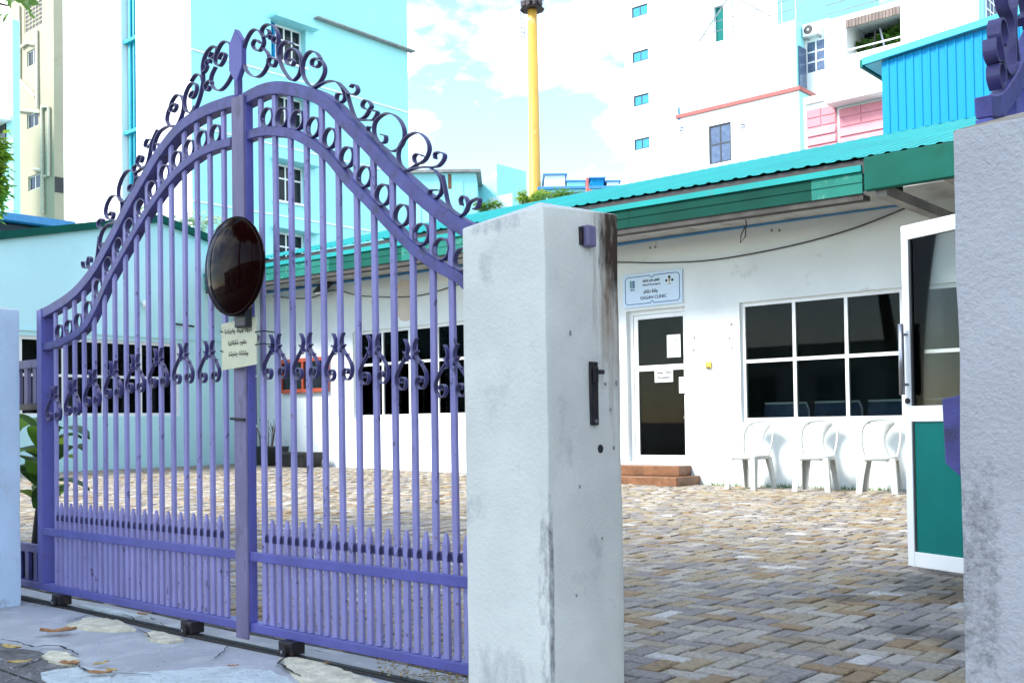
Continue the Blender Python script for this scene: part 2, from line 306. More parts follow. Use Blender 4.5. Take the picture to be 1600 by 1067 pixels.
def mesh_obj(name, me, m, parent=None):
    o = bpy.data.objects.new(name, me)
    if m is not None and not me.materials: me.materials.append(M[m] if isinstance(m, str) else m)
    COL.objects.link(o); o.parent = parent
    return o
def tag(o, label=None, cat=None, group=None, kind=None):
    if label: o['label'] = label
    if cat: o['category'] = cat
    if group: o['group'] = group
    if kind: o['kind'] = kind
    return o
def thing(name, label, cat, loc=(0, 0, 0), group=None, rz=0):
    o = bpy.data.objects.new(name, None); COL.objects.link(o); o.location = loc; o.rotation_euler = (0, 0, rz); o.empty_display_size = .2
    return tag(o, label, cat, group)
def adopt(root):
    """children were built in world coordinates: keep them in place under an Empty that stands at the thing's base"""
    inv = Matrix.Translation(-root.location)
    for c in root.children: c.matrix_parent_inverse = inv
def bevel(o, w, seg=2):
    b = o.modifiers.new('edge', 'BEVEL'); b.width = w; b.segments = seg; b.limit_method = 'ANGLE'; b.angle_limit = R(40)
    return o
def smooth_path(pts, sub=4):
    P = [Vector((p[0], p[1])) for p in pts]; out = []
    for i in range(len(P) - 1):
        p0 = P[max(i - 1, 0)]; p1 = P[i]; p2 = P[i + 1]; p3 = P[min(i + 2, len(P) - 1)]
        for k in range(sub):
            t = k / sub
            out.append(.5 * ((2 * p1) + (p2 - p0) * t + (2 * p0 - 5 * p1 + 4 * p2 - p3) * t * t + (3 * p1 - p0 - 3 * p2 + p3) * t ** 3))
    out.append(P[-1]); return out
def interp(tab, x):
    if x <= tab[0][0]: return tab[0][1]
    for (a, b), (c, d) in zip(tab, tab[1:]):
        if x <= c: return b + (d - b) * (x - a) / (c - a)
    return tab[-1][1]
def facade(mb, O, U, N, w, z0, z1, openings, t):
    """one wall face with real openings; reveals go back t. openings: (a0,a1,zlo,zhi)"""
    O = Vector(O); U = Vector(U); N = Vector(N); Z = Vector((0, 0, 1))
    As = sorted({0, w, *[o[0] for o in openings], *[o[1] for o in openings]}); Zs = sorted({z0, z1, *[o[2] for o in openings], *[o[3] for o in openings]})
    for a, b in zip(As, As[1:]):
        for c, d in zip(Zs, Zs[1:]):
            ma, mz = (a + b) / 2, (c + d) / 2
            if any(o[0] < ma < o[1] and o[2] < mz < o[3] for o in openings): continue
            mb.add([O + U * a + Z * c, O + U * b + Z * c, O + U * b + Z * d, O + U * a + Z * d], [(0, 1, 2, 3)])
    for (a, b, c, d) in openings:
        q = [O + U * a + Z * c, O + U * b + Z * c, O + U * b + Z * d, O + U * a + Z * d]; k = [p - N * t for p in q]
        mb.add(q + k, [(0, 1, 5, 4), (1, 2, 6, 5), (2, 3, 7, 6), (3, 0, 4, 7)])
    return mb
def window(parent, O, U, N, a0, a1, z0, z1, nx, nz, fm, gm, d=-.06, fw=.05, ft=.05, name='window', zsplit=None):
    """frame (part) with one pane (sub-part) per light, set d from the wall face"""
    mb = MB()
    mb.obox(O, U, N, a0, a0 + fw, d - ft, d, z0, z1); mb.obox(O, U, N, a1 - fw, a1, d - ft, d, z0, z1)
    mb.obox(O, U, N, a0 + fw, a1 - fw, d - ft, d, z0, z0 + fw); mb.obox(O, U, N, a0 + fw, a1 - fw, d - ft, d, z1 - fw, z1)
    iw, ih = a1 - a0 - 2 * fw, z1 - z0 - 2 * fw; b = fw * .8
    xs = [a0 + fw + iw * i / nx for i in range(nx + 1)]; zs = [z0 + fw + ih * i / nz for i in range(nz + 1)]
    if zsplit: zs = [z0 + fw] + list(zsplit) + [z1 - fw]
    for x in xs[1:-1]: mb.obox(O, U, N, x - b / 2, x + b / 2, d - ft, d - .002, z0 + fw, z1 - fw)
    for z in zs[1:-1]:
        for i in range(len(xs) - 1): mb.obox(O, U, N, xs[i] + (b / 2 if i else 0), xs[i + 1] - (b / 2 if i < nx - 1 else 0), d - ft, d - .004, z - b / 2, z + b / 2)
    f = mb.build(name, fm, parent)
    for i in range(nx):
        for k in range(len(zs) - 1):
            MB().obox(O, U, N, xs[i] + .004, xs[i + 1] - .004, d - ft * .62, d - ft * .42, zs[k] + .004, zs[k + 1] - .004).build('pane', gm, f)
    return f
def text_mesh(txt, size, name, m, parent, O, U, N, align='CENTER', bold=0.0):
    cu = bpy.data.curves.new(name, 'FONT'); cu.body = txt; cu.size = size; cu.align_x = align; cu.extrude = .0008; cu.offset = bold; cu.resolution_u = 3
    to = bpy.data.objects.new(name + '_curve', cu); COL.objects.link(to)
    dg = bpy.context.evaluated_depsgraph_get(); me = bpy.data.meshes.new_from_object(to.evaluated_get(dg)); bpy.data.objects.remove(to)
    U = Vector(U); N = Vector(N); O = Vector(O); Z = N.cross(U)
    if Z.z < 0: Z = -Z
    for v in me.vertices: v.co = O + U * v.co.x + Z * v.co.y + N * (v.co.z + .0012)
    me.materials.clear(); me.materials.append(M[m])
    return mesh_obj(name, me, m, parent)
# strokes that follow the shapes of the Thaana script (no font carries it here)
GLY = [[[(0, .1), (.25, 0), (.5, .15), (.5, .5)]], [[(0, 0), (.1, .35), (.35, .45), (.55, .25), (.5, .05)]], [[(.05, .5), (.1, .1), (.35, 0), (.55, .2)], [(.35, .5), (.35, .25)]],
       [[(0, .35), (.2, .5), (.35, .3), (.15, .05), (.45, 0), (.6, .15)]], [[(.5, .5), (.3, .4), (.1, .15), (.3, 0), (.55, .1)]], [[(0, .05), (.2, .3), (.3, .05), (.45, .35), (.6, .1)]],
       [[(.05, .15), (.3, .05), (.5, .25), (.35, .5), (.2, .4)]]]
def thaana(line_words, size, th, name, m, parent, O, U, N, width, seed):
    rnd = random.Random(seed); mb = MB(); U = Vector(U); N = Vector(N); O = Vector(O); Z = Vector((0, 0, 1)); x = 0.0; strokes = []
    for wlen in line_words:
        for i in range(wlen):
            for s in rnd.choice(GLY): strokes.append([(x + p[0] * size * .95, p[1] * size) for p in s])
            k = rnd.random()
            if k < .5: strokes.append([(x + .1 * size, .68 * size), (x + .4 * size, .80 * size)])
            elif k < .72: strokes.append([(x + .1 * size, -.25 * size), (x + .4 * size, -.13 * size)])
            elif k < .9: strokes.append([(x + .15 * size, .66 * size), (x + .3 * size, .82 * size), (x + .4 * size, .66 * size)])
            x += .68 * size
        x += .5 * size
    x -= .5 * size; sc = width / x
    for s in strokes:
        pts = smooth_path(s, 3)
        for a, b in zip(pts, pts[1:]):
            t = (b - a); 
            if t.length < 1e-7: continue
            t.normalize(); nn = Vector((-t.y, t.x)) * th * .5; a2 = a - t * th * .3; b2 = b + t * th * .3
            q = [a2 + nn, b2 + nn, b2 - nn, a2 - nn]
            mb.add([O + U * ((p.x) * sc - width / 2) + Z * p.y + N * .0016 for p in q], [(0, 1, 2, 3)])
    return mb.build(name, m, parent, fix=False)
# ================================================================== SETTING
g = MB(); S = 900; g.add([(-S, -S, -.06), (S, -S, -.06), (S, S, -.06), (-S, S, -.06)], [(0, 1, 2, 3)])
tag(g.build('ground', 'ground', fix=False), kind='structure')
def yard_z(x, y):
    return .17 * max(0, min(1, (-7 - x) / 11.0))
def slab(name, poly, z0, z1, m):
    return tag(MB().prism(poly, 'z', z0, z1).build(name, m), kind='structure')
slab('street', [(-40, -7.4), (25, -7.4), (25, 1.25), (-40, 1.25)], -.055, -.02, 'asphalt')
pv = [PZ(*p).xy for p in ((0, 1003), (30, 1012), (62, 1016), (80, 1026), (118, 1046), (150, 1075), (160, 1110))]
slab('pavement', [(-12, 1.25), (-2.0, 1.25), (-2.0, 1.30)] + [(p.x, p.y - .0) for p in reversed(pv)] + [(-12, pv[0].y + .1)], -.05, -.002, 'asphalt')
# apron, gently uneven
ap = MB(); nx, ny = 90, 14
xs = [-12 + i * (14.0 / nx) for i in range(nx + 1)]; ys = [1.28 + j * (2.66 - 1.28) / ny for j in range(ny + 1)]
inside = lambda x, y: True
vs = [(x, y, -.004 + .006 * noise.noise(Vector((x * 1.3, y * 1.3, 3)))) for y in ys for x in xs]
edge = [(p.x, p.y) for p in pv]
def above(x, y):
    if x < edge[0][0]: return y > edge[0][1] + (edge[0][0] - x) * .02
    if x > edge[-1][0]: return True
    return y > interp(edge, x)
fs = []
for j in range(ny):
    for i in range(nx):
        fs.append((j * (nx + 1) + i, j * (nx + 1) + i + 1, (j + 1) * (nx + 1) + i + 1, (j + 1) * (nx + 1) + i))
for k, v in enumerate(vs):
    if not above(v[0], v[1]): vs[k] = (v[0], v[1], -.03)
    else: vs[k] = (v[0], v[1], v[2] + .004)
tag(ap.add(vs, fs).build('concrete_apron', 'apron', fix=False, smooth=True), kind='structure')
# pavement joints
pj = MB()
for a, b in (((0, 1045), (60, 1067)), ((60, 1067), (125, 1100)), ((35, 1040), (75, 1024))):
    A, B = PZ(*a), PZ(*b); t = (B - A).normalized(); n_ = Vector((-t.y, t.x, 0)) * .004
    pj.add([A + n_ + Vector((0, 0, .001)), B + n_ + Vector((0, 0, .001)), B - n_ + Vector((0, 0, .001)), A - n_ + Vector((0, 0, .001))], [(0, 1, 2, 3)])
tag(pj.build('pavement_joint', 'crack', bpy.data.objects['pavement'], fix=False))
# broken cream patches in the apron and cracks (real spalls: slightly raised aggregate)
def blob(px, z, name, m, parent, seed):
    rnd = random.Random(seed); P = [PZ(*p, z).xy for p in px]; out = []
    for i in range(len(P)):
        a, b = P[i], P[(i + 1) % len(P)]
        for k in range(5):
            q = a.lerp(b, k / 5); out.append((q.x + rnd.uniform(-.012, .012), q.y + rnd.uniform(-.008, .008)))
    return MB().prism(out, 'z', z - .02, z).build(name, m, parent)
apo = bpy.data.objects['concrete_apron']
blob([(104, 975), (140, 963), (185, 968), (215, 982), (170, 984), (135, 982)], .008, 'spalled_patch', 'patch', apo, 1)
blob([(228, 988), (240, 984), (272, 991), (290, 998), (262, 1002), (232, 998)], .008, 'spalled_patch', 'patch', apo, 2)
blob([(66, 1024), (82, 1015), (108, 1019), (120, 1030), (112, 1036), (84, 1034)], .008, 'spalled_patch', 'patch', apo, 3)
blob([(440, 1028), (480, 1024), (520, 1040), (565, 1055), (610, 1075), (520, 1085), (460, 1056)], .008, 'spalled_patch', 'patch', apo, 4)
blob([(120, 944), (165, 948), (235, 963), (240, 968), (170, 957)], .007, 'spalled_patch', 'palepatch', apo, 5)
blob([(60, 1050), (130, 1040), (190, 1052), (270, 1046), (340, 1040), (420, 1046), (455, 1060), (480, 1090), (200, 1110), (100, 1090)], .006, 'cement_patch', 'palepatch', apo, 6)
def crack(px, w, seed):
    rnd = random.Random(seed); P = [PZ(*p, .0).xy for p in px]; pts = []
    for a, b in zip(P, P[1:]):
        n = max(2, int((b - a).length / .025))
        for k in range(n):
            q = a.lerp(b, k / n); pts.append(q + Vector((rnd.uniform(-.006, .006), rnd.uniform(-.005, .005))))
    pts.append(P[-1]); mb = MB(); vs = []; m_ = len(pts)
    for i, p in enumerate(pts):
        t = (pts[min(i + 1, m_ - 1)] - pts[max(i - 1, 0)]).normalized(); ww = w * (.35 + rnd.random()) * (1 - abs(i / m_ - .5))
        nn = Vector((-t.y, t.x)) * ww; vs += [(p.x + nn.x, p.y + nn.y, .0115), (p.x - nn.x, p.y - nn.y, .0115)]
    mb.add(vs, [(2 * i, 2 * i + 1, 2 * i + 3, 2 * i + 2) for i in range(m_ - 1)])
    mb.build('crack', 'crack', apo, fix=False)
for k, (px, w) in enumerate([([(0, 1002), (26, 1006), (52, 1015), (70, 1012), (92, 1013), (112, 1020), (122, 1027)], .007), ([(112, 1038), (130, 1048), (146, 1055)], .006),
                             ([(104, 975), (122, 969), (140, 963)], .004), ([(362, 1008), (350, 1020), (335, 1032)], .004), ([(447, 1024), (436, 1040), (452, 1052), (470, 1060)], .006),
                             ([(480, 1018), (500, 1022), (520, 1026)], .004), ([(170, 1062), (185, 1056), (235, 1058)], .004), ([(30, 948), (60, 950), (90, 946)], .005), ([(215, 986), (228, 992), (235, 1000)], .004),
                             ([(190, 962), (205, 966), (215, 975)], .004), ([(640, 1058), (665, 1062), (690, 1060)], .004), ([(225, 978), (250, 976), (262, 985)], .003)]):
    crack(px, w, k)
# yard: bed and pavers
YX0, YX1, YY0, YY1 = -18.0, 3.0, 2.68, 12.7
bed = MB(); n1 = 42
for i in range(n1):
    a = YX0 + (YX1 - YX0) * i / n1; b = YX0 + (YX1 - YX0) * (i + 1) / n1
    bed.add([(a, YY0, yard_z(a, 0) - .014), (b, YY0, yard_z(b, 0) - .014), (b, YY1 + .2, yard_z(b, 0) - .014), (a, YY1 + .2, yard_z(a, 0) - .014)], [(0, 1, 2, 3)])
yard = tag(bed.build('paved_yard', 'bed', fix=False), kind='structure')
PL, PW = .18, .09
cells = []
nI = int((YX1 - YX0) / PW) + 6; nJ = int((YY1 - YY0) / PW) + 6
# herringbone: for every cell (i,j), (i - j) mod 4 says whether a brick starts here
for i in range(-4, nI):
    for j in range(-4, nJ):
        k = (i - j) % 4
        if k == 0: cells.append((YX0 + (i + 1) * PW, YY0 + (j + .5) * PW, 0))
        elif k == 3: cells.append((YX0 + (i + .5) * PW, YY0 + (j + 1.0) * PW, 1))
def keep(c): return YX0 + .08 < c[0] < YX1 and YY0 + .06 < c[1] < YY1 - .05
cells = [c for c in cells if keep(c)]
def paver_mesh(seed, bev=True):
    rnd = random.Random(seed); L, Wd, h = PL / 2 - .0040, PW / 2 - .0040, .014; e = .006
    j = lambda: rnd.uniform(-.0022, .0022)
    bot = [(-L + j(), -Wd + j()), (L + j(), -Wd + j()), (L + j(), Wd + j()), (-L + j(), Wd + j())]
    vs = [(x, y, -h) for x, y in bot] + [(x, y, -e * .8) for x, y in bot] + [(x - math.copysign(e, x), y - math.copysign(e, y), 0) for x, y in bot]
    fs = [(8, 9, 10, 11)]
    for q in (0, 4):
        for k in range(4): fs.append((q + k, q + (k + 1) % 4, q + 4 + (k + 1) % 4, q + 4 + k))
    return vs, fs
scored = []
for c in cells:
    x, y, z = PROJ((c[0], c[1], yard_z(c[0], c[1])))
    vis = 962 < x < 1535 and 700 < y < 1085
    scored.append((z if vis else 1e3 + z, c))
scored.sort(key=lambda t: t[0])
near = [c for s_, c in scored[:300]]; rest = [c for s_, c in scored[300:]]
pm = []
for k in range(8):
    vs, fs = paver_mesh(k); me = bpy.data.meshes.new('paver'); me.from_pydata(vs, [], fs); me.materials.append(M['paver']); pm.append(me)
rp = random.Random(5)
for c in near:
    o = bpy.data.objects.new('paver', pm[rp.randrange(8)]); COL.objects.link(o); o.parent = yard
    o.location = (c[0] + rp.uniform(-.0015, .0015), c[1] + rp.uniform(-.0015, .0015), yard_z(c[0], 0) + rp.uniform(-.003, .004))
    o.rotation_euler = (rp.uniform(-.02, .02), rp.uniform(-.02, .02), (0 if c[2] == 0 else math.pi / 2) + rp.uniform(-.012, .012))
pf = MB(); base = [paver_mesh(20 + k) for k in range(6)]
for c in rest:
    vs, fs = base[rp.randrange(6)]; z0 = yard_z(c[0], 0) + rp.uniform(-.005, .0055); tx, ty = rp.uniform(-.025, .025), rp.uniform(-.025, .025)
    if c[2] == 0: pf.add([(c[0] + x, c[1] + y, z0 + z + x * tx + y * ty) for x, y, z in vs], fs)
    else: pf.add([(c[0] - y, c[1] + x, z0 + z + x * tx + y * ty) for x, y, z in vs], fs)
tag(pf.build('paver_field', 'paver_i', yard, fix=False), kind='stuff')

# opposite side of the street: low house behind the viewer
ob = thing('opposite_building', 'low pale house across the street behind the viewer', 'building', (-8, -12, 0))
mb = MB(); OY = -10.0; OH = 3.6; opn = [(1.2 + i * 3.1, 2.8 + i * 3.1, 1.0, 2.5) for i in range(9)]
facade(mb, (8, OY, 0), (-1, 0, 0), (0, 1, 0), 30, -.06, OH, opn, .2)
mb.add([(8, OY, -.06), (8, OY - 7, -.06), (8, OY - 7, OH), (8, OY, OH), (-22, OY, -.06), (-22, OY - 7, -.06), (-22, OY - 7, OH), (-22, OY, OH)], [(0, 1, 2, 3), (4, 7, 6, 5), (3, 2, 6, 7), (1, 5, 6, 2)])
mb.build('wall', 'street', ob, fix=False)
for o_ in opn: window(ob, (8, OY, 0), (-1, 0, 0), (0, 1, 0), *o_, 2, 1, 'white_alu', 'pane_far', d=-.1)
adopt(ob)
# street trees behind the viewer: their shade lies over gate and pavement
def shade_tree(x, y, z, rx, ry, rz, n, seed, lab):
    rnd = random.Random(seed); o = thing('shade_tree', lab, 'tree', (x, y - 1.0, 0)); mb = MB()
    mb.tube([(x, y - 1.0, -.05), (x + .1, y - .9, 2.5), (x, y - .5, z - rz * .8)], [.30, .24, .17], 10)
    for k in range(9):
        e = Vector((x + rnd.uniform(-.8, .8) * rx, y + rnd.uniform(-.8, .8) * ry, z + rnd.uniform(-.2, .5) * rz)); a = Vector((x, y - .5, z - rz * .9)); mb.tube([a, a.lerp(e, .5) + Vector((0, 0, .3)), e], [.10, .06, .02], 6)
    mb.build('trunk', 'bark', o, smooth=True); mb = MB()
    for k in range(n):
        d = Vector((rnd.gauss(0, 1), rnd.gauss(0, 1), rnd.gauss(0, 1))).normalized() * rnd.random() ** .45
        q = Vector((x + d.x * rx, y + d.y * ry, z + d.z * rz)); q += noise.noise_vector(q * .6) * .7
        a = rnd.uniform(0, 6.28); t = Vector((math.cos(a), math.sin(a), rnd.uniform(-.6, .3))).normalized(); s_ = t.cross(Vector((rnd.gauss(0, .5), rnd.gauss(0, .5), 1))).normalized(); L = rnd.uniform(.28, .5); w_ = L * .26
        mb.add([q, q + t * L * .4 + s_ * w_, q + t * L, q + t * L * .4 - s_ * w_], [(0, 1, 2, 3)])
    mb.build('crown', 'leaf_dk', o, fix=False); adopt(o)
shade_tree(-10.6, -5.6, 8.6, 3.6, 4.2, 2.0, 9000, 201, 'broad street tree behind the viewer, left of the pair')
shade_tree(-5.6, -5.2, 8.6, 3.6, 4.4, 2.0, 9000, 202, 'broad street tree behind the viewer, right of the pair')
# right of the view: house added to block sky light, and the boundary wall
nh = thing('sky_blocker_house', 'added house blocking sky light from the right, outside the view', 'building', (5, 9, 0))
mb = MB(); opn = [(1.0 + k * 3.2, 2.6 + k * 3.2, 1.0 + j * 3.1, 2.4 + j * 3.1) for k in range(4) for j in range(3)]
facade(mb, (1.1, 16.5, 0), (0, -1, 0), (-1, 0, 0), 13.9, -.06, 9.6, opn, .2)
mb.add([(1.1, 2.6, -.06), (9, 2.6, -.06), (9, 2.6, 9.6), (1.1, 2.6, 9.6), (1.1, 16.5, -.06), (9, 16.5, -.06), (9, 16.5, 9.6), (1.1, 16.5, 9.6)], [(0, 1, 2, 3), (5, 4, 7, 6), (3, 2, 6, 7), (1, 5, 6, 2)])
mb.build('wall', mat('dark_low_bounce_render', (.13, .15, .17), .9), nh, fix=False)  # dark colour keeps bounce light off the pillar side
for o_ in opn: window(nh, (1.1, 16.5, 0), (0, -1, 0), (-1, 0, 0), *o_, 2, 1, 'white_alu', 'pane_far', d=-.1)
adopt(nh)
bw = thing('boundary_wall', 'low rendered boundary wall running right from the right pillar, outside the view', 'wall', (.5, 2.3, 0)); MB().box(-.318, 1.098, 2.18, 2.36, -.05, 1.35).build('wall', 'street', bw); MB().box(-.317, 1.097, 2.15, 2.39, 1.353, 1.42).build('coping', 'street', bw); adopt(bw)

# ================================================================== CLINIC
CY = 12.7; CX0, CX1 = -17.98, -1.5; T = .22
cl = thing('clinic_building', 'long white single storey clinic with green fascia and turquoise sheet roof', 'building', (-9, CY, 0))
door_o = (-8.80 - CX0, -7.80 - CX0, .31, 2.50); win_r = (-6.95 - CX0, -2.6 - CX0, .86, 2.47); win_l = (-14.92 - CX0, -10.6 - CX0, 1.03, 2.62)
U, N = (1, 0, 0), (0, -1, 0); O = (CX0, CY, 0)
mb = MB(); facade(mb, O, U, N, CX1 - CX0, -.05, 3.95, [door_o, win_r, win_l], T); mb.build('wall', 'wall', cl, fix=False)
# room behind the openings
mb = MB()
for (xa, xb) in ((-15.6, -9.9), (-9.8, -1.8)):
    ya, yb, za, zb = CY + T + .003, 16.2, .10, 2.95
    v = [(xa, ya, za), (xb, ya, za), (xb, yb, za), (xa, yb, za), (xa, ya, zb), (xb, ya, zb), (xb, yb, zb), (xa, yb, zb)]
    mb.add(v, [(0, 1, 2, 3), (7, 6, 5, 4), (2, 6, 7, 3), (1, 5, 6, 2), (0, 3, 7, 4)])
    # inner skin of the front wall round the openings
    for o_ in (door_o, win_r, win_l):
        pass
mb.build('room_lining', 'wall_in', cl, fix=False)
mb = MB()
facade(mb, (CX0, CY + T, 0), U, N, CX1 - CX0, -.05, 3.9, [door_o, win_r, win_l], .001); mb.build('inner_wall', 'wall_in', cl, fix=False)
mb = MB(); mb.add([(CX0, CY + .3, 2.98), (CX1, CY + .3, 2.98), (CX1, 20, 2.98), (CX0, 20, 2.98)], [(0, 1, 2, 3)]); mb.add([(CX0, 20, -.05), (CX1, 20, -.05), (CX1, 20, 4), (CX0, 20, 4)], [(0, 1, 2, 3)])
mb.add([(CX1, CY, -.05), (CX1, 20, -.05), (CX1, 20, 3.9), (CX1, CY, 3.9)], [(0, 1, 2, 3)])
mb.build('rear_wall', 'wall', cl, fix=False)
# windows
window(cl, O, U, N, *win_r, 6, 2, 'white_alu', 'glassdark', d=-.05, fw=.055, ft=.06, zsplit=[1.675])
window(cl, O, U, N, *win_l, 6, 2, 'white_alu', 'glassdark', d=-.05, fw=.055, ft=.06, zsplit=[2.0])
# door: frame + leaf
mb = MB(); a0, a1, z0, z1 = door_o; d = -.07
mb.obox(O, U, N, a0, a0 + .07, d - .07, d, z0, z1); mb.obox(O, U, N, a1 - .05, a1, d - .07, d, z0, z1); mb.obox(O, U, N, a0 + .07, a1 - .05, d - .07, d, z1 - .06, z1)
mb.build('door_frame', 'white_alu', cl)
mb = MB(); b0, b1, c0, c1 = a0 + .075, a1 - .055, z0 + .004, z1 - .065; d = -.085
mb.obox(O, U, N, b0, b0 + .07, d - .045, d, c0, c1); mb.obox(O, U, N, b1 - .03, b1, d - .045, d, c0, c1)
for za, zb in ((c0, c0 + .09), (1.62, 1.70), (c1 - .06, c1)): mb.obox(O, U, N, b0 + .07, b1 - .03, d - .045, d - .001, za, zb)
dr = mb.build('door', 'white_alu', cl)
MB().obox(O, U, N, b0 + .07, b1 - .03, d - .028, d - .02, c0 + .09, 1.62).build('pane', 'glassdark', dr)
MB().obox(O, U, N, b0 + .07, b1 - .03, d - .028, d - .02, 1.70, c1 - .06).build('pane', 'glassdark', dr)
bevel(MB().obox(O, U, N, b1 - .10, b1 + .005, d - .002, d + .03, 1.28, 1.51).build('lock_box', 'white_alu', dr), .006)
def sheet(parent, xa, xb, za, zb, y, m, name):
    return MB().box(xa, xb, y - .002, y, za, zb).build(name, m, parent)
pa = PY(1036, 523, CY); pb = PY(1058, 557, CY)
s1 = tag(sheet(None, pa.x, pb.x, pb.z, pa.z, CY + .098, 'paper', 'printed_notice'), 'pale blue printed sheet stuck inside the upper door glass', 'notice')
mb = MB()
for k in range(9): mb.box(pa.x + .04, pb.x - .04 - .02 * (k % 3), CY + .0945, CY + .0955, pa.z - .07 - k * .028, pa.z - .064 - k * .028)
mb.build('print_line', 'cable', s1)
pa = PY(1017, 576, CY); pb = PY(1046, 596, CY)
s2 = tag(sheet(None, pa.x, pb.x, pb.z, pa.z, CY + .098, 'paper', 'reception_notice'), 'white paper reading Gagan Clinic Reception on the clinic door', 'notice')
cx = (pa.x + pb.x) / 2
text_mesh('Gagan Clinic', .052, 'lettering', 'black_ink', s2, (cx, CY + .0955, pa.z - .075), U, N, bold=.001); text_mesh('Reception', .052, 'lettering', 'black_ink', s2, (cx, CY + .0955, pa.z - .145), U, N, bold=.001)
# steps
st = thing('door_step', 'two brown tiled steps below the clinic door', 'steps', (-8.4, CY - .3, 0))
bevel(MB().box(-9.25, -7.60, CY - .62, CY - .003, -.01, .13).build('step', 'brown_tile', st), .008); bevel(MB().box(-9.25, -7.74, CY - .32, CY - .004, .133, .268).build('step', 'brown_tile', st), .008)
adopt(st)
# eave: fascia, soffit, gutter box, sheet roof
EY = 11.5; zl = lambda x: 3.42 + (-4.7 - x) * .0125
def eave_strip(name, xa, xb, m, dz0, dz1, y0, y1, parent=cl):
    mb = MB(); v = []
    for x in (xa, xb):
        for (y, z) in ((y0, zl(x) + dz0), (y0, zl(x) + dz1), (y1, zl(x) + dz1), (y1, zl(x) + dz0)): v.append((x, y, z))
    mb.add(v, [(0, 1, 2, 3), (7, 6, 5, 4), (0, 4, 5, 1), (1, 5, 6, 2), (2, 6, 7, 3), (3, 7, 4, 0)]); return mb.build(name, m, parent)
xj = [-17.9, -15.2, -14.1, -12.3, -10.6, -7.9, -5.33, -4.72]; fm = ['green_lt', 'green_lt', 'green', 'green_lt', 'green_dk', 'green_dk', 'green_lt']
for k in range(7):
    fb_ = eave_strip('fascia_board', xj[k] + .003, xj[k + 1], fm[k], .0, .24, EY, EY + .03); eave_strip('fascia_lip', xj[k] + .003, xj[k + 1], fm[k], .125, .14, EY - .010, EY - .001, fb_)
eave_strip('fascia_cap', -17.9, -4.72, 'roofsheet', .243, .315, EY - .03, EY + .02)
eave_strip('timber_plate', -17.9, -4.72, 'dark_timber', -.07, -.003, EY + .02, EY + .06)
eave_strip('eave_beam', -17.9, -4.72, 'dark_timber', -.06, -.004, EY + .10, EY + .22)
for k in range(11):
    xa = -17.9 + k * 1.49; o_ = eave_strip('soffit_panel', xa + .006, xa + 1.484, 'soffit', -.012 + .06, .006 + .06 + (.004 if k % 2 else 0), EY + .22, CY - .002)
bevel(MB().box(-4.27, -1.6, 10.45, 10.55, 3.21, 3.55).build('gutter_box', 'green', cl), .01)
MB().add([(-4.25, 10.56, 3.50), (-1.6, 10.56, 3.50), (-1.6, EY - .03, 3.74), (-4.25, EY - .03, 3.74)], [(0, 1, 2, 3)]).build('porch_roof', 'roofsheet', cl, fix=False)
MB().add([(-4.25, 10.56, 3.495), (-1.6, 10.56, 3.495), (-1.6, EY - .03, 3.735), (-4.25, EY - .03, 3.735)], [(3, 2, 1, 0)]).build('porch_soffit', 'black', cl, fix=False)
MB().add([(-4.25, 10.56, 3.24), (-4.25, 10.56, 3.49), (-4.25, EY - .03, 3.73), (-4.25, EY - .03, 3.24)], [(0, 1, 2, 3)]).build('porch_cheek', 'green_dk', cl, fix=False)
MB().box(-4.20, -4.08, 10.56, CY - .003, 3.15, 3.26).build('porch_beam', 'shade_trim', cl)
for k in range(3): MB().box(-3.6 + k * .8, -3.5 + k * .8, 10.56, CY - .004, 3.27, 3.36).build('porch_joist', 'shade_trim', cl)
# corrugated roof: ribs run up the slope
mb = MB(); pitch_w = .19; x = -18.0; prof = []
while x < -1.5:
    prof += [(x, 0), (x + .025, .015), (x + .06, .015), (x + .085, 0)]; x += pitch_w
y0, y1 = EY + .10, 16.0
vs = []
for (x, h) in prof:
    zz = max(zl(x), 3.42) + .43
    vs += [(x, y0, zz + h), (x, y1, 5.26 + h + (zz - 3.85) * .1)]
mb.add(vs, [(2 * i, 2 * i + 2, 2 * i + 3, 2 * i + 1) for i in range(len(prof) - 1)])
mb.add([(-18, y1, 5.27), (-1.5, y1, 5.27), (-1.5, 20.3, 3.8), (-18, 20.3, 3.8)], [(0, 1, 2, 3)])
mb.build('roof', 'roofsheet', cl, fix=False)
for gx_ in (-17.98, -1.52): MB().add([(gx_, CY + .02, 3.9), (gx_, 16, 5.05), (gx_, 20, 3.8)], [(0, 1, 2)]).build('gable_infill', 'wall', cl, fix=False)
eave_strip('eave_gap_shadow', -17.9, -1.6, 'black', .25, .415, EY + .14, EY + .2)  # black board painted as the dark shadow gap below the roof sheet
# conduit and cables on the wall
mb = MB(); mb.tube([(-17.5, CY - .025, 3.60), (-8.9, CY - .025, 3.50), (-4.5, CY - .025, 3.47)], .024, 8); cdn = mb.build('conduit', 'blueconduit', cl, smooth=True)
for x in (-16.2, -14.3, -11.8, -9.6, -8.1, -6.3, -5.0): MB().box(x - .03, x + .03, CY - .05, CY - .003, 3.465 + (-4.5 - x) * .0105, 3.535 + (-4.5 - x) * .0105).build('clip', 'blueconduit', cdn)
def catenary(pts): 
    return [Vector((p.x, CY - .03, p.y)) for p in smooth_path(pts, 6)]
tag(MB().tube(catenary([(-17.3, 3.50), (-16.2, 3.36), (-15.4, 3.44), (-14.6, 3.26), (-13.2, 3.13), (-12.0, 3.25), (-10.6, 3.4)]), .010, 6).build('slack_cable', 'cable', smooth=True), 'dark slack cable sagging below the blue conduit seen through the gate', 'cable')
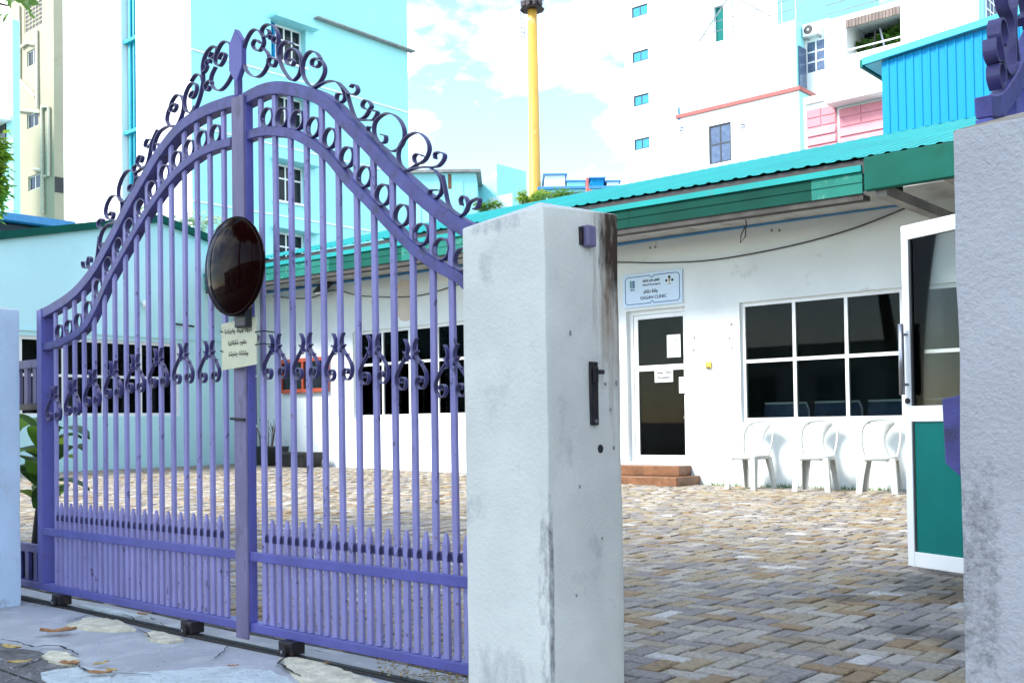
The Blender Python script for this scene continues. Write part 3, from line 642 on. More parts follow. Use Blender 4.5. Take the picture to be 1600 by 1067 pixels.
tag(MB().tube(catenary([(-9.9, 3.30), (-8.95, 3.24), (-8.2, 3.15), (-7.3, 3.09), (-6.2, 3.14), (-5.3, 3.26), (-4.5, 3.46)]), .010, 6).build('slack_cable', 'cable', smooth=True), 'dark slack cable sagging across the wall above the clinic sign and window', 'cable')
mb = MB(); c = PY(1185, 365, CY); mb.tube([(c.x, CY - .4, 3.62), (c.x + .04, CY - .4, 3.45), (c.x + .02, CY - .4, 3.27), (c.x - .05, CY - .4, 3.20), (c.x - .04, CY - .4, 3.30), (c.x + .02, CY - .4, 3.40)], .008, 6)
tag(mb.build('hanging_wire', 'cable', smooth=True), 'loop of loose wire hanging from the eave soffit', 'wire')
# clinic sign board
sx0, sx1, sz0, sz1 = -8.83, -7.82, 2.545, 3.03
sg = thing('clinic_sign', 'pale blue board with blue border reading GAGAN CLINIC above the door', 'sign', (-8.3, CY, 2.55)); SY = CY - .025
bevel(MB().box(sx0, sx1, SY, CY - .003, sz0, sz1).build('board', 'signface', sg), .004)
mb = MB(); w_, h_ = sx1 - sx0, sz1 - sz0; ins = .045; r_ = .05; out = []
def arc(cx, cz, r, a0, a1, n=6): return [(cx + r * math.cos(R(a0 + (a1 - a0) * k / n)), cz + r * math.sin(R(a0 + (a1 - a0) * k / n))) for k in range(n + 1)]
x0, x1, z0, z1 = sx0 + ins, sx1 - ins, sz0 + ins, sz1 - ins; xm = (x0 + x1) / 2
path = arc(x1 - r_, z1 - r_, r_, 0, 90) + arc(xm, z1, .028, 0, -180, 8) + arc(x0 + r_, z1 - r_, r_, 90, 180) + arc(x0 + r_, z0 + r_, r_, 180, 270) + arc(xm, z0, .028, 180, 0, 8) + arc(x1 - r_, z0 + r_, r_, 270, 360)
mb.ribbon(path, SY - .002, SY + .001, .011, closed=True); mb.build('border', 'signblue', sg)
text_mesh('GAGAN CLINIC', .064, 'lettering', 'ink', sg, (xm + .02, SY, sz0 + .105), U, N, bold=.0012)
text_mesh('National Drug Agency', .034, 'lettering', 'ink', sg, (xm - .01, SY, sz0 + .30), U, N, bold=.001)
thaana([5, 4], .052, .011, 'lettering', 'ink', sg, (xm - .02, SY, sz0 + .195), U, N, .24, 3); thaana([5, 3, 5], .036, .008, 'lettering', 'ink', sg, (xm - .01, SY, sz0 + .355), U, N, .29, 5)
mb = MB(); lx = sx0 + .125
for k in range(4): mb.box(lx, lx + .036, SY - .0025, SY - .0005, sz0 + .285 + k * .027, sz0 + .307 + k * .027)
mb.build('logo_bars', 'signteal', sg); mb = MB()
for k in range(4): mb.box(lx + .042, lx + .085, SY - .0025, SY - .0005, sz0 + .282 + k * .027, sz0 + .305 + k * .027)
mb.build('logo_bars', 'signblue', sg); text_mesh('NDA', .036, 'lettering', 'ink', sg, (lx + .043, SY, sz0 + .245), U, N, bold=.001)
mb = MB(); ex, ez = sx1 - .21, sz0 + .33
for dx, dz, rr in ((0, .055, .022), (-.05, .01, .019), (.05, .01, .019)): mb.prism([(ex + dx + rr * math.cos(t), ez + dz + rr * math.sin(t)) for t in [k * math.pi / 6 for k in range(12)]], 'y', SY - .0025, SY - .0005)
mb.build('emblem_dots', 'black_ink', sg); mb = MB()
mb.prism([(ex - .012, ez - .01), (ex + .012, ez - .01), (ex + .02, ez + .03), (ex - .02, ez + .03)], 'y', SY - .0024, SY - .0006); mb.prism([(ex - .04, ez - .055), (ex, ez - .02), (ex + .04, ez - .055), (ex, ez - .04)], 'y', SY - .0022, SY - .0006); mb.build('emblem_leaf', 'signgold', sg)
adopt(sg)
p = PY(1108, 571, CY)
yb = thing('bell_push', 'small yellow box fixed to the white wall right of the door', 'wall box', (p.x, CY, p.z)); bevel(MB().box(p.x - .045, p.x + .045, CY - .03, CY - .002, p.z - .04, p.z + .05).build('case', 'yellowbox', yb), .008); MB().box(p.x - .03, p.x + .03, CY - .034, CY - .0301, p.z - .036, p.z - .022).build('slot', 'black', yb); adopt(yb)
# small drilled plugs and scars on the wall
mb = MB()
for (x, y) in ((1085, 528), (1084, 547), (1143, 507), (1140, 529), (1144, 544), (1070, 652), (1206, 360), (1218, 360), (1016, 387), (1024, 386)):
    p = PY(x, y, CY); mb.prism([(p.x + .018 * math.cos(t), p.z + .022 * math.sin(t)) for t in [k * math.pi / 4 for k in range(8)]], 'y', CY - .003, CY + .001)
mb.build('wall_plug', 'shade_trim', cl)
adopt(cl)
# floodlight, plates, notice case
p = PY(517, 452, CY); fl = thing('wall_floodlight', 'small black floodlight under the blue conduit left of the window', 'lamp', (p.x, CY, p.z))
mb = MB(); mb.add([(p.x - .17, CY - .30, p.z - .06), (p.x + .12, CY - .30, p.z - .06), (p.x + .12, CY - .10, p.z + .14), (p.x - .17, CY - .10, p.z + .14), (p.x - .17, CY - .25, p.z - .11), (p.x + .12, CY - .25, p.z - .11), (p.x + .12, CY - .05, p.z + .09), (p.x - .17, CY - .05, p.z + .09)], [(0, 1, 2, 3), (7, 6, 5, 4), (0, 4, 5, 1), (1, 5, 6, 2), (2, 6, 7, 3), (3, 7, 4, 0)])
mb.build('housing', 'black', fl); mb = MB(); mb.tube([(p.x, CY - .003, p.z + .12), (p.x, CY - .12, p.z + .12)], .02, 6); mb.build('bracket', 'black', fl)
mb = MB(); mb.add([(p.x - .14, CY - .296, p.z - .078), (p.x + .09, CY - .296, p.z - .078), (p.x + .09, CY - .262, p.z - .112), (p.x - .14, CY - .262, p.z - .112)], [(0, 1, 2, 3)]); mb.build('lens', 'paper', fl, fix=False); adopt(fl)
for (x, y, rx, lab) in ((632, 462, .30, 'large beige round plate on the wall above the left window'), (634, 486, .20, 'smaller beige round plate just below the larger one')):
    p = PY(x, y, CY); q = MB(); q.prism([(p.x + rx * math.cos(t), p.z + rx * .9 * math.sin(t)) for t in [k * math.pi / 14 for k in range(28)]], 'y', CY - .012 - .004 * (rx < .25), CY - .001)
    tag(q.build('wall_plate', mat('beige_plate', (.66, .58, .50), .7), None), lab, 'plate')
nb = thing('notice_case', 'red framed glass notice case on the white wall behind the gate', 'notice case', (-16.3, CY, 1.55))
O2 = (-17.03, CY, 0); window(nb, O2, U, N, 0, 1.44, 1.55, 2.21, 2, 1, 'redbox', 'pane_far', d=.09, fw=.07, ft=.085, name='frame'); adopt(nb)
# interior: steel waiting bench, red chairs, plant
bn = thing('waiting_bench', 'steel waiting bench with four seat backs just inside the right window', 'bench', (-5.6, 13.4, .10))
for k in range(6):
    xa = -6.78 + k * .72; mb = MB(); mb.prism([(xa, .80), (xa + .62, .80), (xa + .64, 1.05), (xa + .60, 1.10), (xa + .04, 1.10), (xa, 1.05)], 'y', 13.02, 13.06); bevel(mb.build('seat_back', 'pane_slate', bn), .006)
    MB().tube([(xa + .02, 13.01, 1.105), (xa + .62, 13.01, 1.105)], .016, 8).build('top_rim', 'white_alu', bn, smooth=True); MB().tube([(xa + .65, 13.02, .55), (xa + .65, 13.02, 1.02), (xa + .62, 13.01, 1.10)], .014, 8).build('side_rim', 'white_alu', bn, smooth=True)
    bevel(MB().box(xa, xa + .62, 13.08, 13.55, .52, .55).build('seat', 'pane_slate', bn), .008)
MB().box(-6.8, -2.5, 13.20, 13.26, .44, .51).build('beam', 'steel', bn)
for x in (-6.2, -3.3): MB().box(x - .03, x + .03, 13.03, 13.5, .10, .44).build('leg', 'steel', bn)
adopt(bn)
rp2 = 0
for k in range(5):
    xa = -14.1 + k * .46; rc = thing('red_chair', ['leftmost', 'second', 'third', 'fourth', 'rightmost'][k] + ' red plastic chair inside the left clinic window', 'chair', (xa, 13.4, .10), 'red chairs behind the left window')
    MB().prism([(xa, .95), (xa + .40, .95), (xa + .40, 1.29), (xa + .36, 1.325), (xa + .04, 1.325), (xa, 1.29)], 'y', 12.99, 13.02).build('backrest', 'redchair', rc); MB().box(xa, xa + .40, 13.02, 13.42, .52, .55).build('seat', 'redchair', rc)
    for (dx, dy) in ((.02, 13.03), (.36, 13.03), (.02, 13.38), (.36, 13.38)): MB().box(xa + dx, xa + dx + .025, dy, dy + .025, .10, .95 if dy < 13.2 else .52).build('leg', 'steel', rc)
    adopt(rc)
# ================================================================== NEIGHBOURING AND FAR BUILDINGS
# gabled annex closing the yard on the left (its wall faces the yard)
GX = -18.0; ga = thing('gabled_annex', 'gabled annex tinted pale cyan as in shade, green rake trim, closing the yard', 'building', (GX - 3, 10.6, 0))
GA0, GAP, GA1, GZA, GSL = 3.6, 10.6, 17.6, 4.80, .235
O = (GX, GA0, 0); U = (0, 1, 0); N = (1, 0, 0)
wz = [(7.2 - GA0, 11.02 - GA0, 1.13, 2.52)]
mb = MB(); facade(mb, O, U, N, GA1 - GA0, -.05, 3.15, wz, .15)
mb.add([(GX, GA0, 3.15), (GX, GA1, 3.15), (GX, GAP, GZA)], [(0, 1, 2)])
mb.add([(GX, GA0, -.05), (GX, GA0, 3.15), (GX - 9, GA0, 3.15), (GX - 9, GA0, -.05)], [(0, 1, 2, 3)]); mb.build('wall', 'cyanwall', ga, fix=False)
wf = window(ga, O, U, N, *wz[0], 5, 2, 'white_alu', 'glassdark', d=-.04, fw=.06, zsplit=[1.85])
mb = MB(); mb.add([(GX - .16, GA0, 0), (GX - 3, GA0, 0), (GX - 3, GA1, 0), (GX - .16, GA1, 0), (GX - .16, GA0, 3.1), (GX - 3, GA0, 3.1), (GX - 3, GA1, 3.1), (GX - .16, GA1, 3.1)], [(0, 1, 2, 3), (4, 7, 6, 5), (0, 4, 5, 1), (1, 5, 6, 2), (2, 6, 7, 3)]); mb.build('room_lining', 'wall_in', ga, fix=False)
for (ya, yb) in ((GA0 - .3, GAP), (GA1 + .3, GAP)):
    za, zb = GZA - GSL * abs(ya - GAP), GZA; v = [(GX + .10, ya, za), (GX + .10, yb, zb), (GX + .10, yb, zb + .13), (GX + .10, ya, za + .13)]
    mb = MB(); mb.add(v + [(x - .14, y, z) for x, y, z in v], [(0, 1, 2, 3), (7, 6, 5, 4), (0, 4, 5, 1), (1, 5, 6, 2), (2, 6, 7, 3), (3, 7, 4, 0)]); mb.build('rake_board', 'green', ga)
    v = [(GX - .04, ya, za + .05), (GX - .04, yb, zb + .05), (GX - 9, yb, zb + .05), (GX - 9, ya, za + .05)]
    mb = MB(); mb.add(v + [(x, y, z + .06) for x, y, z in v], [(0, 1, 2, 3), (7, 6, 5, 4), (0, 4, 5, 1), (1, 5, 6, 2), (2, 6, 7, 3), (3, 7, 4, 0)]); mb.build('roof_sheet', 'roofsheet', ga)
mb = MB(); mb.box(GX + .002, GX + .03, GA0, CY - .02, 2.60, 2.64); mb.build('drip_line', 'cyanwall', ga)
p = PX(222, 478, GX); mb = MB(); mb.tube([(GX + .02, p.y, p.z + .06), (GX + .10, p.y, p.z + .06), (GX + .12, p.y, p.z - .05)], .05, 8); mb.build('vent_cowl', 'white_alu', ga, smooth=True)
p = PX(280, 508, GX); MB().tube([(GX + .03, p.y - .2, p.z + .02), (GX + .12, p.y + .25, p.z - .02)], .02, 6).build('hook', 'dark_steel', ga)
adopt(ga)
# drainpipe in the corner
dp = thing('drainpipe', 'lilac grey drainpipe in the corner between annex and clinic', 'pipe', (-17.75, 12.5, 0)); mb = MB(); mb.tube([(-17.75, 12.5, .12), (-17.75, 12.5, 2.55), (-17.75, 12.6, 2.75)], .07, 10); mb.build('pipe', 'purple_worn', dp, smooth=True)
for z in (.9, 1.9): MB().tube([(-17.75, 12.5, z), (-17.75, 12.5, z + .04)], .082, 10).build('collar', 'paper', dp)
adopt(dp)
# planters at the wall foot
for k, (x, w_, h_, lab) in enumerate(((-17.0, .75, .36, 'tall black planter box with twigs at the wall corner'), (-15.95, .8, .27, 'shallow black planter box right of the tall one'))):
    pl = thing('planter_box', lab, 'planter', (x, 12.3, yard_z(x, 0))); z0 = yard_z(x, 0) + .005
    mb = MB(); mb.add([(x - w_ * .42, 12.08, z0), (x + w_ * .42, 12.08, z0), (x + w_ * .42, 12.48, z0), (x - w_ * .42, 12.48, z0), (x - w_ / 2, 12.03, z0 + h_), (x + w_ / 2, 12.03, z0 + h_), (x + w_ / 2, 12.53, z0 + h_), (x - w_ / 2, 12.53, z0 + h_)], [(0, 3, 2, 1), (4, 5, 6, 7), (0, 1, 5, 4), (1, 2, 6, 5), (2, 3, 7, 6), (3, 0, 4, 7)])
    bevel(mb.build('box', 'black', pl), .015); bevel(MB().box(x - w_ / 2 - .02, x + w_ / 2 + .02, 12.01, 12.06, z0 + h_ - .05, z0 + h_ + .012).build('rim', 'black', pl), .01)
    if k == 0:
        mb = MB(); rr = random.Random(4)
        for _ in range(14): a = rr.uniform(-.25, .25); mb.tube([(x + a, 12.25, z0 + h_ - .02), (x + a * 1.3, 12.25, z0 + h_ + .22), (x + a * 1.6 + rr.uniform(-.1, .1), 12.2, z0 + h_ + rr.uniform(.3, .55))], .007, 4)
        mb.build('twigs', 'bark', pl)
    adopt(pl)

def box_walls(mb, x0, x1, y0, y1, z0, z1, skip=()):
    v = [(x0, y0, z0), (x1, y0, z0), (x1, y1, z0), (x0, y1, z0), (x0, y0, z1), (x1, y0, z1), (x1, y1, z1), (x0, y1, z1)]
    F = {'top': (4, 5, 6, 7), 'front': (0, 1, 5, 4), 'right': (1, 2, 6, 5), 'back': (2, 3, 7, 6), 'left': (3, 0, 4, 7)}
    mb.add(v, [F[k] for k in F if k not in skip])
# ---- white tower, shade on its side painted as turquoise
tb = thing('shade_tinted_tower', 'tall apartment tower, front white, side tinted turquoise for shade, with recessed windows', 'building', (-45, 31, 0))
BY, BX, BZ = 24.5, -39.0, 30.0
bl = PY(100, 300, BY).x; by1 = PX(638, 200, BX).y
gr0, gr1 = PY(190, 200, BY).x, PY(213, 200, BY).x
mb = MB(); facade(mb, (bl, BY, 0), (1, 0, 0), (0, -1, 0), BX - bl, -.05, BZ, [(gr0 - bl, gr1 - bl, 1.0, BZ - .1)], .7); box_walls(mb, bl, BX, BY, by1, -.05, BZ, skip=('front', 'right')); mb.build('front_wall', 'bwhite', tb, fix=False)
MB().box(gr0 + .01, gr1 - .01, BY + .70, BY + .78, 1.0, BZ - .1).build('service_shaft', 'cyanpipe', tb)
for k in range(9):
    z = 4 + k * 2.9; MB().box(gr0 + (gr1 - gr0) * .4, gr0 + (gr1 - gr0) * .85, BY + .62, BY + .695, z, z + 1.3).build('shaft_louvre', 'pane_slate', tb)
for fx, r_ in ((.16, .10), (.42, .07), (.82, .13)): MB().tube([(gr0 + (gr1 - gr0) * fx, BY + .35, 2), (gr0 + (gr1 - gr0) * fx, BY + .35, BZ - 1)], r_, 8).build('pipe', 'cyanpipe', tb, smooth=True)
for k in range(6): MB().box(gr0 - .05, gr1 + .05, BY + .1, BY + .3, 6 + k * 4.2, 6.15 + k * 4.2).build('pipe_bracket', 'cyanpipe', tb)
ow = []; y0_, y1_ = PX(424, 100, BX).y - BY, PX(478, 100, BX).y - BY
for ypx in (30, 141, 250, 358):
    zt = PX(424, ypx, BX).z; ow.append((y0_, y1_, zt - 1.75, zt))
mb = MB(); facade(mb, (BX, BY, 0), (0, 1, 0), (1, 0, 0), by1 - BY, -.05, BZ, ow, .45); mb.build('side_wall', 'bturq', tb, fix=False)  # side tinted turquoise to carry its shade; the front stays white
for o_ in ow:
    window(tb, (BX, BY, 0), (0, 1, 0), (1, 0, 0), o_[0] + .45, o_[1], o_[2], o_[3], 3, 2, 'white_alu', 'pane_far', d=-.36, fw=.09, ft=.08, zsplit=[o_[3] - .65])
    mb = MB()
    for q in range(6): mb.obox((BX, BY, 0), (0, 1, 0), (1, 0, 0), o_[0] + .02 + q * .075, o_[0] + .075 + q * .075, -.34, -.28 - .03 * (q % 2), o_[2], o_[3] - .02)
    mb.build('blue_curtain', 'blueshed', tb)
    MB().obox((BX, BY, 0), (0, 1, 0), (1, 0, 0), o_[0] - .1, o_[1] + .45, .003, .5, o_[3] + .02, o_[3] + .14).build('window_hood', 'bturq', tb)
    MB().obox((BX, BY, 0), (0, 1, 0), (1, 0, 0), o_[0] - .05, o_[1] + .05, .003, .12, o_[2] - .12, o_[2] - .02).build('window_sill', 'bwhite', tb)
ya, yb = PX(490, 35, BX), PX(645, 82, BX); zz = (ya.z + yb.z) / 2
MB().box(BX + .003, BX + .35, ya.y, by1 + .25, zz + .02, zz + .09).build('sun_ledge', 'shade_trim', tb)
MB().box(BX + .003, BX + .35, BY - .3, PX(432, 15, BX).y, zz + 1.0, zz + 1.07).build('sun_ledge', 'shade_trim', tb)
MB().box(PY(207, 15, BY).x, BX + .35, BY - .3, BY - .003, zz + 1.0, zz + 1.069).build('sun_ledge', 'shade_trim', tb)
mb = MB()
for o_ in ow: mb.obox((BX, BY, 0), (0, 1, 0), (1, 0, 0), 0, by1 - BY, .001, .05, o_[2] - .75, o_[2] - .68)
mb.build('floor_band', 'bwhite', tb)
adopt(tb)
# ---- beige tower at the far left
ba = thing('beige_tower', 'beige tower with outside drainpipes at the far left', 'building', (-75, 36, 0)); AY = 32.0
ax0, ax1 = PY(18, 100, AY).x, PY(84, 100, AY).x; ayb = PX(103, 100, ax1).y
opn = []
for (xa, xb, ya_, yb_) in ((42, 59, 82, 97), (42, 60, 180, 195), (44, 63, 277, 293)):
    A, B = PY(xa, ya_, AY), PY(xb, yb_, AY); opn.append((A.x - ax0, B.x - ax0, B.z, A.z))
A, B = PY(38, 4, AY), PY(66, 38, AY); vent = (A.x - ax0, B.x - ax0, B.z, A.z)
mb = MB(); facade(mb, (ax0, AY, 0), (1, 0, 0), (0, -1, 0), ax1 - ax0, -.05, 40, opn + [vent], .3); box_walls(mb, ax0, ax1, AY, ayb, -.05, 40, skip=('front',)); mb.build('wall', 'beige', ba, fix=False)
for o_ in opn: window(ba, (ax0, AY, 0), (1, 0, 0), (0, -1, 0), *o_, 2, 1, 'white_alu', 'pane_far', d=-.1, fw=.07)
window(ba, (ax0, AY, 0), (1, 0, 0), (0, -1, 0), *vent, 5, 7, 'beige', 'pane_far', d=-.05, fw=.1, name='vent_grille')
def wallpipe(px, r_, parent, Y, m): MB().tube([tuple(PY(x, y, Y) + Vector((0, -r_ - .02, 0))) for x, y in px], r_, 6).build('pipe', m, parent, smooth=False)
for px in ([(32, 10), (33, 80), (33, 125), (58, 152)], [(60, 48), (61, 170)], [(36, 75), (45, 68), (58, 70)], [(28, 165), (30, 172), (66, 176)], [(68, 168), (70, 335)], [(68, 168), (79, 168), (79, 276), (72, 276)], [(55, 265), (68, 266)]): wallpipe(px, .11, ba, AY, 'pipe_cream')
q = PX(97, 290, ax1); MB().box(ax1 + .003, ax1 + .05, q.y - .5, q.y + .5, q.z - .5, q.z + .5).build('vent', 'black', ba)
adopt(ba)
# pale blue block and creeper at the left edge
DY = 27.0; d1 = PY(20, 100, DY); zt, zb = PY(20, 30, DY).z, PY(20, 180, DY).z
bb = thing('pale_blue_block', 'pale blue block cut off by the left edge below the branch', 'building', (d1.x - 5, DY + 3, 0))
mb = MB(); box_walls(mb, d1.x - 10, d1.x, DY, DY + .4, -.05, zt); mb.build('wall', 'bturq', bb, fix=False)
MB().box(d1.x - 10, d1.x - .2, DY - .9, DY - .003, zb - .3, zb).build('balcony_slab', 'bwhite', bb); MB().box(d1.x - 8, d1.x - .9, DY - .06, DY - .004, zb - 3.0, zb - .35).build('balcony_opening', 'pane_far', bb)
for k in range(8): MB().tube([(d1.x - .2, DY - .85, zb - 2.9 + k * .28), (d1.x - 3, DY - .85, zb - 2.9 + k * .28)], .035, 6).build('balcony_rail', 'bturq', bb)
adopt(bb)
# low blue roofed shed behind the annex
A, B = PX(-60, 325, -26), PX(118, 351, -26); zz = A.z * .5 + B.z * .5
sh = thing('blue_roofed_shed', 'low shed with blue roof edge just behind the annex', 'building', (-30, (A.y + B.y) / 2, 0))
mb = MB(); box_walls(mb, -32, -26.4, A.y, B.y - .3, -.05, zz - .35); mb.build('wall', 'cyanwall', sh, fix=False); MB().box(-32.3, -26, A.y - .2, B.y, zz - .12, zz + .06).build('roof', 'blueconduit', sh); MB().box(-26.42, -26.3, A.y, B.y - .4, zz - .345, zz - .125).build('vent_strip', 'pane_far', sh)
adopt(sh)

# ---- floodlight mast
mp_ = PY(836, 306, 62.0); mr_ = .56
ms = thing('floodlight_mast', 'orange yellow steel mast rising above the clinic roof', 'mast', (mp_.x, mp_.y, 0))
ztop = PY(834, 14, 62.0).z
MB().tube([(mp_.x, mp_.y, 0), (mp_.x, mp_.y, 12), (mp_.x, mp_.y, ztop)], [.62, .52, .36], 20).build('pole', 'yellow_tower', ms, smooth=True)
for z in (16.5, 18.0): MB().tube([(mp_.x, mp_.y, z), (mp_.x, mp_.y, z + .12)], .53, 20).build('joint_band', 'paper', ms, smooth=True)
mb = MB(); mb.prism([(mp_.x + .95 * math.cos(t), mp_.y + .95 * math.sin(t)) for t in [k * math.pi / 5 for k in range(10)]], 'z', ztop - .08, ztop); mb.build('platform', 'dark_steel', ms)
for k in range(10):
    t = k * math.pi / 5; a = (mp_.x + 0.9 * math.cos(t), mp_.y + 0.9 * math.sin(t)); MB().tube([(*a, ztop), (*a, ztop + 1.1)], .04, 5).build('railing_post', 'steel', ms)
for z in (.55, 1.1): MB().tube([(mp_.x + 0.9 * math.cos(k * math.pi / 10), mp_.y + 0.9 * math.sin(k * math.pi / 10), ztop + z) for k in range(21)], .035, 5).build('railing', 'steel', ms)
for k in range(4):
    t = -.7 + k * .5; c = Vector((mp_.x + .85 * math.cos(t - 1), mp_.y + .85 * math.sin(t - 1), ztop + .1)); MB().box(c.x - .2, c.x + .2, c.y - .15, c.y + .15, c.z - .1, c.z + .3).build('floodlight', 'dark_steel', ms)
mb = MB()
for s_ in (-.2, .2): mb.tube([(mp_.x - 1.0, mp_.y + s_, ztop - 2.0), (mp_.x - 1.0, mp_.y + s_, ztop)], .03, 5)
for k in range(6): mb.tube([(mp_.x - 1.0, mp_.y - .2, ztop - 1.9 + k * .35), (mp_.x - 1.0, mp_.y + .2, ztop - 1.9 + k * .35)], .025, 5)
mb.build('ladder', 'dark_steel', ms); adopt(ms)

# ---- low blue buildings in the gap
def rot_block(name, label, x0, x1, ytop, ybot, Yd, m, roofm, depth=6):
    """block seen square on, standing at real depth Yd"""
    A, B = PY(x0, ytop, Yd), PY(x0, ytop, Yd); d0 = PROJ(A)[2]
    def at(x, y): r = _ray(x, y); return EYEP + r * (d0 / r.dot(_fw))
    a, b = at(x0, ytop), at(x1, ytop); t = (b - a).normalized(); t.z = 0; t.normalize(); n_ = Vector((t.y, -t.x, 0)); o = thing(name, label, 'building', (a.x, a.y, 0))
    L_ = (Vector((b.x, b.y)) - Vector((a.x, a.y))).length
    mb = MB(); mb.obox((a.x, a.y, 0), t, n_, 0, L_, -depth, 0, -.05, a.z); mb.build('wall', m, o); MB().obox((a.x, a.y, 0), t, n_, -.3, L_ + .3, -depth, .3, a.z + .003, a.z + .18).build('roof_edge', roofm, o)
    return o, (a.x, a.y, 0), t, n_, L_, a.z
o, Oo, t, n_, L_, z_ = rot_block('cyan_warehouse', 'flat roofed cyan block behind the right half of the gate', 560, 744, 273, 320, 44, 'bturq', 'shade_trim')
for k in range(5): MB().obox(Oo, t, n_, L_ * (.1 + k * .18), L_ * (.1 + k * .18) + .5, .003, .04, z_ - 6, z_ - .4).build('wall_rib', 'bturq', o)
MB().obox(Oo, t, n_, L_ * .76, L_ * .79, .004, .012, z_ - 1.0, z_ - .05).build('rust_streak', 'brown_tile', o)
adopt(o)
sx_ = PY(776, 255, 52).x; sb = thing('stepped_blue_house', 'pale blue house with stepped parapet left of the mast', 'building', (sx_ - 2, 54, 0))
A = PX(776, 256, sx_); ye = PX(822, 268, sx_).y; xl = PY(748, 280, A.y).x
mb = MB(); box_walls(mb, xl, sx_, A.y, ye, -.05, A.z - .9); mb.build('wall', 'bturq', sb, fix=False)
mb = MB(); box_walls(mb, xl + 1.6, sx_ - .004, A.y + .005, ye - .01, A.z - .9, A.z); mb.build('stair_head', 'bturq', sb, fix=False)
MB().box(xl + .3, xl + 1.5, A.y + 1, A.y + 2.2, A.z - .9, A.z - .2).build('water_tank', 'paper', sb)
MB().box(xl + 1.0, xl + 3.0, A.y - .06, A.y - .003, A.z - 4.0, A.z - 2.2).build('white_panel', 'paper', sb); adopt(sb)
fr, Oo, t, n_, L_, z_ = rot_block('rooftop_row', 'low row of blue roofed rooftops right of the mast', 846, 972, 297, 310, 60, 'bturq', 'blueconduit')
for (f0, f1, h_, m_) in ((.05, .30, 1.0, 'bwhite'), (.32, .55, .5, 'bturq'), (.62, .78, .7, 'blueshed'), (.82, .97, .45, 'bwhite')): MB().obox(Oo, t, n_, L_ * f0, L_ * f1, -4, -.5, z_ + .19, z_ + .19 + h_).build('roof_hut', m_, fr); MB().obox(Oo, t, n_, L_ * f0 - .15, L_ * f1 + .15, -4.1, -.35, z_ + .195 + h_, z_ + .3 + h_).build('roof_hut_cover', 'blueconduit', fr)
for k in range(5): MB().obox(Oo, t, n_, L_ * (.1 + k * .17), L_ * (.1 + k * .17) + 1.1, .003, .03, z_ - 1.2, z_ - .2).build('window', 'pane_slate', fr)
adopt(fr)
p = PY(918, 310, 24.0); q = PY(918, 278, 24.0); rpst = thing('red_post', 'dark red post with a brace above the roof right of the mast', 'post', (p.x, p.y, 0)); MB().tube([(p.x, p.y, 0), (p.x, p.y, q.z)], .045, 8).build('post', 'red_trim', rpst, smooth=True); MB().tube([(p.x, p.y, q.z - .3), (p.x + .35, p.y, q.z - .55)], .02, 6).build('brace', 'red_trim', rpst); adopt(rpst)

# ---- white stair tower and the group of white blocks on the right
sy = 58.0; stw = thing('white_stair_tower', 'tall white tower with a column of five small blue windows', 'building', (-50, 62, 0))
a, b = PY(978, 200, sy), PY(1120, 200, sy); opn = []
for (xa, xb, ya_, yb_) in ((987, 1012, 13, 28), (988, 1013, 83, 97), (990, 1014, 151, 166), (991, 1015, 219, 233), (993, 1016, 288, 300)):
    A, B = PY(xa, (ya_ + 0), sy), PY(xb, yb_, sy); opn.append((A.x - a.x, B.x - a.x, A.z - .72, A.z))
mb = MB(); facade(mb, (a.x, sy, 0), (1, 0, 0), (0, -1, 0), b.x - a.x, -.05, 34, opn, .2); box_walls(mb, a.x, b.x, sy, sy + 8, -.05, 34, skip=('front',)); mb.build('wall', 'bwhite', stw, fix=False)
for o_ in opn: window(stw, (a.x, sy, 0), (1, 0, 0), (0, -1, 0), *o_, 2, 1, 'dframe', 'pane_blue', d=-.06, fw=.07)
mb = MB()
for o_ in opn: mb.box(a.x + .02, b.x, sy - .03, sy - .002, o_[2] - 1.3, o_[2] - 1.24)
mb.build('floor_line', 'bwhite', stw); adopt(stw)
# block with the red parapet
ry = 40.0; rb = thing('red_parapet_house', 'white house with red parapet line and one four pane window', 'building', (-24, 44, 0))
a, b = PY(1060, 190, ry), PY(1248, 137, ry); ztp = (a.z + b.z) / 2
A, B = PY(1107, 198, ry), PY(1143, 251, ry); o_ = (A.x - a.x, B.x - a.x, B.z, A.z)
yb2 = PX(1292, 160, b.x).y
mb = MB(); facade(mb, (a.x, ry, 0), (1, 0, 0), (0, -1, 0), b.x - a.x, -.05, ztp, [o_], .2); mb.build('front_wall', 'bwhite', rb, fix=False)
mb = MB(); box_walls(mb, a.x, b.x, ry, yb2, -.05, ztp, skip=('front',)); mb.build('side_wall', 'bturq', rb, fix=False)  # shaded copy of the white front, cyan put into its colour
window(rb, (a.x, ry, 0), (1, 0, 0), (0, -1, 0), *o_, 2, 2, 'dframe', 'pane_slate', d=-.05, fw=.07)
MB().box(a.x - .1, b.x + .08, ry - .09, ry + .08, ztp + .002, ztp + .16).build('parapet_cap', 'red_trim', rb); MB().box(b.x - .08, b.x + .09, ry + .085, yb2, ztp + .003, ztp + .158).build('parapet_cap', 'red_trim', rb)
for x, y in ((1066, 203), (1162, 198)): p = PY(x, y, ry); window(rb, (p.x, ry, 0), (1, 0, 0), (0, -1, 0), -.14, .16, p.z - .12, p.z + .14, 1, 2, 'bwhite', 'pane_slate', d=.06, fw=.04, name='vent')
p = PY(1061, 186, ry); MB().tube([(p.x, ry, p.z - .05), (p.x, ry, p.z + .5)], .05, 6).build('vent_pipe', 'blueconduit', rb)
adopt(rb)
